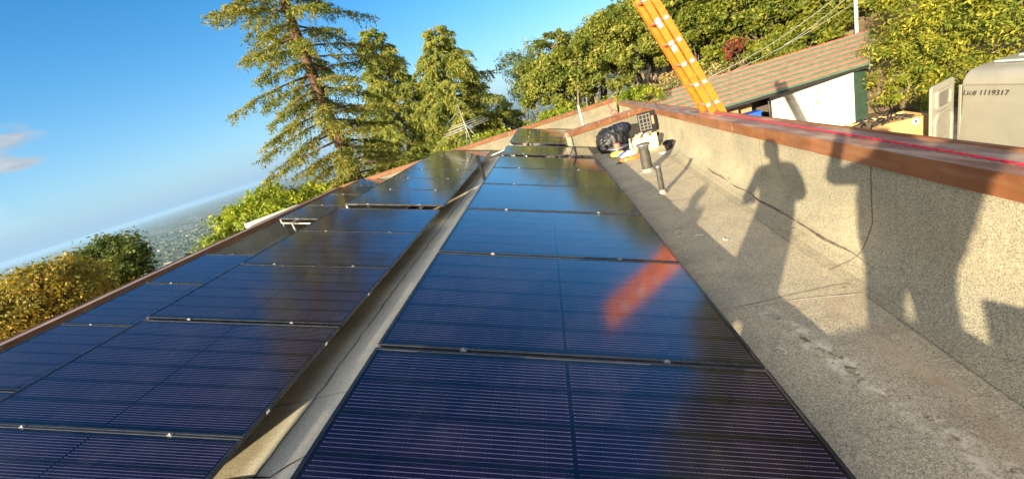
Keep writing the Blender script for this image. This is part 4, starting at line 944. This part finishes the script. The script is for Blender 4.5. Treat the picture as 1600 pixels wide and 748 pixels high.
# shrubs below the conifers
for i, (x, y, rx, ry, rz_, zc, lab, n, m) in enumerate((
    (-10.6, 13.6, 2.0, 1.8, 1.55, -1.75, 'yellow green bush behind the louvred vent', 26000, 'bright'),
    (-9.6, 15.3, 1.5, 1.2, 1.2, -1.6, 'bright bush at the foot of the redwood', 16000, 'bright'),
    (-6.2, 17.2, 1.9, 1.4, .8, -1.75, 'low bright bush behind the far left parapet corner', 14000, 'bright'),
    (-3.4, 18.3, 2.0, 1.5, 1.0, -1.9, 'leafy bush behind the antenna below the cedars', 14000, 'bright'),
    (-1.2, 18.8, 1.6, 1.4, .9, -2.1, 'low bush left of the big oaks at the far wall', 10000, 'bright'))):
    bl = blobset((x, y, zc), (rx, ry, rz_), 7, 40+i); broad('bush', lab, 'bush', (x, y, gz(x, y)-.1), bl, n, .13, 50+i, LM[m], 'bushes beyond the far and left parapets', tr=.07)
# feathery tree in the gap, oaks
bl = blobset((-.7, 24.5, .6), (1.3, 1.2, 1.9), 6, 71, zf=1.0)
broad('feathery_tree', 'thin feathery tree against the sky between cedar and oaks', 'tree', (-.6, 24.5, gz(-.6, 24.5)-.2), bl, 5200, .2, 72, LM['feather'], tr=.1, clump=40, sig=.28, elong=.22)
for i, (c, r_, n, lab, sd) in enumerate((((2.0, 20.5, -.2), (2.6, 2.0, 2.4), 46000, 'rounded olive green oak, left most of the oaks beyond the far wall', 81), ((4.9, 21.5, .7), (2.5, 2.2, 2.9), 48000, 'tall dark gapped oak behind the ladder', 82), ((2.6, 24.5, 1.4), (2.4, 2.2, 1.6), 20000, 'oak peeping over the rounded one from behind', 83))):
    broad('oak_tree', lab, 'tree', (c[0], c[1], gz(c[0], c[1])-.3), blobset(c, r_, 11, sd), n, .13, sd, LM['oak'], 'oaks beyond the far wall', tr=.2, clump=170, sig=.125, wild=.6)
bl = blobset((1.9, 17.6, -1.75), (2.6, 1.0, 1.05), 10, 90)
broad('bush', 'bright green clipped bush in front of the oaks at the far wall', 'bush', (1.6, 17.6, -4.4), bl, 24000, .11, 91, LM['bright'], 'bushes beyond the far and left parapets', tr=.08, elong=.4)
# hillside: shrubs and tall trees on the right
hs = [((8.6, 20.3, -1.3), (1.9, .9, 1.0), 16000, 'hill', 'low green bush just above the carport ridge left of the mast'), ((11.2, 20.6, -1.2), (1.9, .9, 1.1), 16000, 'hill', 'low green bush just above the carport ridge at the mast foot'),
      ((7.4, 21.8, .1), (2.2, 1.8, 1.9), 26000, 'hill', 'green hillside bush above the left end of the carport roof'), ((10.3, 22.3, .2), (2.3, 1.8, 2.0), 26000, 'hill', 'dense green hillside bush above the middle of the carport roof'),
      ((13.2, 21.8, .0), (2.2, 1.9, 2.0), 24000, 'hill', 'green hillside bush behind the service mast')]
for i, (c, r_, n, m, lab) in enumerate(hs): broad('hillside_bush', lab, 'bush', (c[0], c[1], gz(c[0], c[1])-.2), blobset(c, r_, 11, 100+i), n, .15, 110+i, LM[m], 'bushes on the hillside', tr=.1)
bl = blobset((8.15, 19.6, -.85), (.5, .4, .75), 5, 120); broad('red_bush', 'red leaved shrub among the hillside bushes above the carport', 'bush', (8.15, 19.6, gz(8.1, 19.6)-.1), bl, 3200, .13, 121, LM['red'], tr=.05)
bl = blobset((6.6, 20.0, -1.6), (1.9, .7, .8), 8, 122); broad('dry_brush', 'dry tan brush along the ridge of the carport roof', 'bush', (6.6, 20.0, gz(6.6, 20)-.1), bl, 6500, .17, 123, LM['dry'], tr=.06, clump=40, elong=.2)
hb = []
for i, (x, y, z, a) in enumerate(((11.9, 16.2, -2.6, 1.15), (12.1, 14.8, -1.9, 1.3), (12.6, 13.2, -1.7, 1.35), (13.2, 11.8, -1.7, 1.4), (13.8, 10.2, -1.6, 1.5), (14.4, 8.6, -1.6, 1.5), (14.8, 7, -1.6, 1.5), (12.4, 15.6, -.4, 1.3), (13.2, 13.8, -.2, 1.4), (14, 12, -.1, 1.5), (14.8, 10, 0, 1.6), (15.3, 8, 0, 1.6), (11.2, 14.9, -3.4, .8), (11.6, 13.6, -3.4, .9), (11.9, 12.2, -3.5, .9))):
    hb.append((x, y, z, a, a, a*.95))
broad('vine_hedge', 'tall sunlit yellow green hedge behind the van and carboard boxes'.replace('carboard', 'cardboard'), 'hedge', (13.2, 12.5, -4.4), hb, 130000, .115, 131, LM['hedge'], tr=.12, elong=.36, clump=95, sig=.15)
tall = [((10.5, 26.5, 1.9), (3.2, 3, 3.2)), ((16.9, 23.8, 5.8), (3.1, 3.0, 5.6)), ((17.8, 20, 9.2), (4.0, 3.6, 8.6)), ((19.5, 15, 9.2), (4.0, 3.8, 8.6)), ((20.5, 9.5, 9.0), (4.2, 4, 8.5)), ((7.4, 26.8, 2.0), (2.6, 2.5, 2.5))]
TL = ['tall hillside tree second from the left above the carport', 'tall hillside tree behind the service mast', 'tall hillside tree rising behind the vine hedge nearest the mast', 'tall hillside tree above the middle of the vine hedge', 'tall hillside tree at the right end of the vine hedge', 'tall hillside tree left most above the carport']
for i, (c, r_) in enumerate(tall): broad('hillside_tree', TL[i], 'tree', (c[0], c[1], gz(c[0], c[1])-.3), blobset(c, r_, 14, 140+i), 34000, .28, 150+i, LM['oak'], 'tall trees on the hillside', tr=.26)
# left: autumn tree and oak below the house
bl = blobset((-12.6, 7.7, -1.6), (1.7, 1.7, 1.5), 9, 161, zf=.7); broad('autumn_tree', 'orange and gold autumn tree at the left edge below the roof', 'tree', (-12.6, 7.7, gz(-12.6, 7.7)-.2), bl, 70000, .07, 162, LM['orange'], tr=.14, clump=90)
bl = blobset((-15.6, 11.0, -1.45), (2.1, 1.6, 1.35), 10, 163, zf=.7); broad('dark_oak', 'dark green oak behind the autumn tree', 'tree', (-15.6, 11.0, gz(-15.6, 11.0)-.2), bl, 38000, .115, 164, LM['dark'], tr=.18, clump=80, sig=.17)
bl = blobset((-13.9, 12.8, -2.4), (1.5, 1.3, .7), 6, 165); broad('bush', 'dark low bush right of the dark oak by the left parapet', 'bush', (-13.9, 12.8, gz(-13.9, 12.8)-.2), bl, 9000, .14, 166, LM['dark'], 'bushes beyond the far and left parapets', tr=.06)

# ------------------------------------------------------------------ people behind the camera (their shadows fall on the parapet)
def person(label, joints, edges, radii, mat, loc):
    me = bpy.data.meshes.new('person'); me.from_pydata([tuple(Vec(j)) for j in joints], edges, [])
    o = bpy.data.objects.new('person', me); C.objects.link(o); o.location = loc
    sk = o.modifiers.new('skin', 'SKIN'); sk.use_smooth_shade = True
    for i, d in enumerate(me.skin_vertices[0].data):
        r_ = radii[i]; d.radius = r_ if isinstance(r_, tuple) else (r_, r_); d.use_root = (i == 0)
    sb = o.modifiers.new('sub', 'SUBSURF'); sb.levels = 1; sb.render_levels = 2; me.materials.append(mat)
    return setp(o, label, 'person', 'people behind the camera')
M['cloth'] = simple('work_clothes', (.06, .07, .10), .85)
def body(hands, h=1.74, wd=1.0):
    k = h/1.74
    J = [(0, 0, .93), (0, .0, 1.12), (0, .0, 1.32), (0, .0, 1.47), (0, .01, 1.56), (0, .02, 1.64), (0, .01, 1.72),
         (-.19, 0, 1.42), (.19, 0, 1.42)]
    Rr = [(.16, .12), (.15, .12), (.18, .125), (.09, .08), (.058, .058), (.085, .098), (.06, .07), (.07, .07), (.07, .07)]
    E_ = [(0, 1), (1, 2), (2, 3), (3, 4), (4, 5), (5, 6), (2, 7), (2, 8)]
    for sh, (el_, hd) in zip((7, 8), hands):
        b0 = len(J); J += [el_, hd]; Rr += [.048, .034]; E_ += [(sh, b0), (b0, b0+1)]
        d = (Vec(hd)-Vec(el_)).normalized(); J.append(tuple(Vec(hd)+d*.09)); Rr.append(.03); E_.append((b0+1, b0+2))
    for sx in (-1, 1):
        b0 = len(J); J += [(sx*.10, 0, .84), (sx*.12, .02, .48), (sx*.13, -.01, .09), (sx*.14, .12, .04)]; Rr += [.092, .062, .05, .035]; E_ += [(0, b0), (b0, b0+1), (b0+1, b0+2), (b0+2, b0+3)]
    Rr[0:3] = [(a*wd, c*wd) for a, c in Rr[0:3]]; Rr[7] = (.07*wd, .07*wd); Rr[8] = (.07*wd, .07*wd)
    J = [(x*k, y*k, z*k) for x, y, z in J]; return J, E_, [tuple(q*k for q in r_) if isinstance(r_, tuple) else r_*k for r_ in Rr]
J, E_, Rr = body([((-.25, .20, 1.32), (-.06, .40, 1.50)), ((.46, .10, 1.44), (.20, .40, 1.56))], wd=1.32)
person('person in dark work clothes raising both hands to hold the phone', J, E_, Rr, M['cloth'], (-.06, -.46, ZF))
J, E_, Rr = body([((-.30, .06, 1.18), (-.10, .24, 1.12)), ((.30, .04, 1.17), (.10, .24, 1.13))], h=1.72)
person('person standing with folded arms beside the one holding the phone', J, E_, Rr, M['cloth'], (-.72, -.12, ZF))
J, E_, Rr = body([((-.24, .02, 1.18), (-.2, .12, .95)), ((.24, .0, 1.18), (.2, .12, .95))], h=1.44)
person('short figure added left of the other two to cast a third shadow', J, E_, Rr, M['cloth'], (-1.72, -.20, ZF))  # unseen third figure, added as a shadow caster
ph = MB(); mt = cam.matrix_world @ Matrix.Translation((.055, -.028, .022)); ph.box((-.082, -.038, -.0045), (.082, .038, .0045), 0, mt)
setp(ph.build('phone', M['blackplastic'], bevel=.003), 'black phone held sideways between the raised hands', 'phone')
b = MB(); b.box((.0, -1.2, ZF), (.62, -.78, ZF+.86)); b.box((.28, -1.204, ZF), (.34, -1.201, ZF+.86)); setp(b.build('tall_shade_box', M['card'], bevel=.01), 'tall carton added behind the photographer to cast shade on the deck', 'carton')  # unseen box, added to throw shade over the near deck

for k in range(2):  # unseen stack added to shade the deck beside the near panels
    b = MB(); z0 = ZF+.004+k*.36; dx = .03*k
    b.box((-.98+dx, -1.12, z0), (-.06+dx, -.66, z0+.355)); b.box((-.55+dx, -1.123, z0), (-.49+dx, -1.1205, z0+.355))
    setp(b.build('flat_shade_box', M['card'], bevel=.008), ('lower', 'upper')[k]+' of two stacked boxes added behind the people for their shade', 'carton', 'added shade boxes behind the camera')
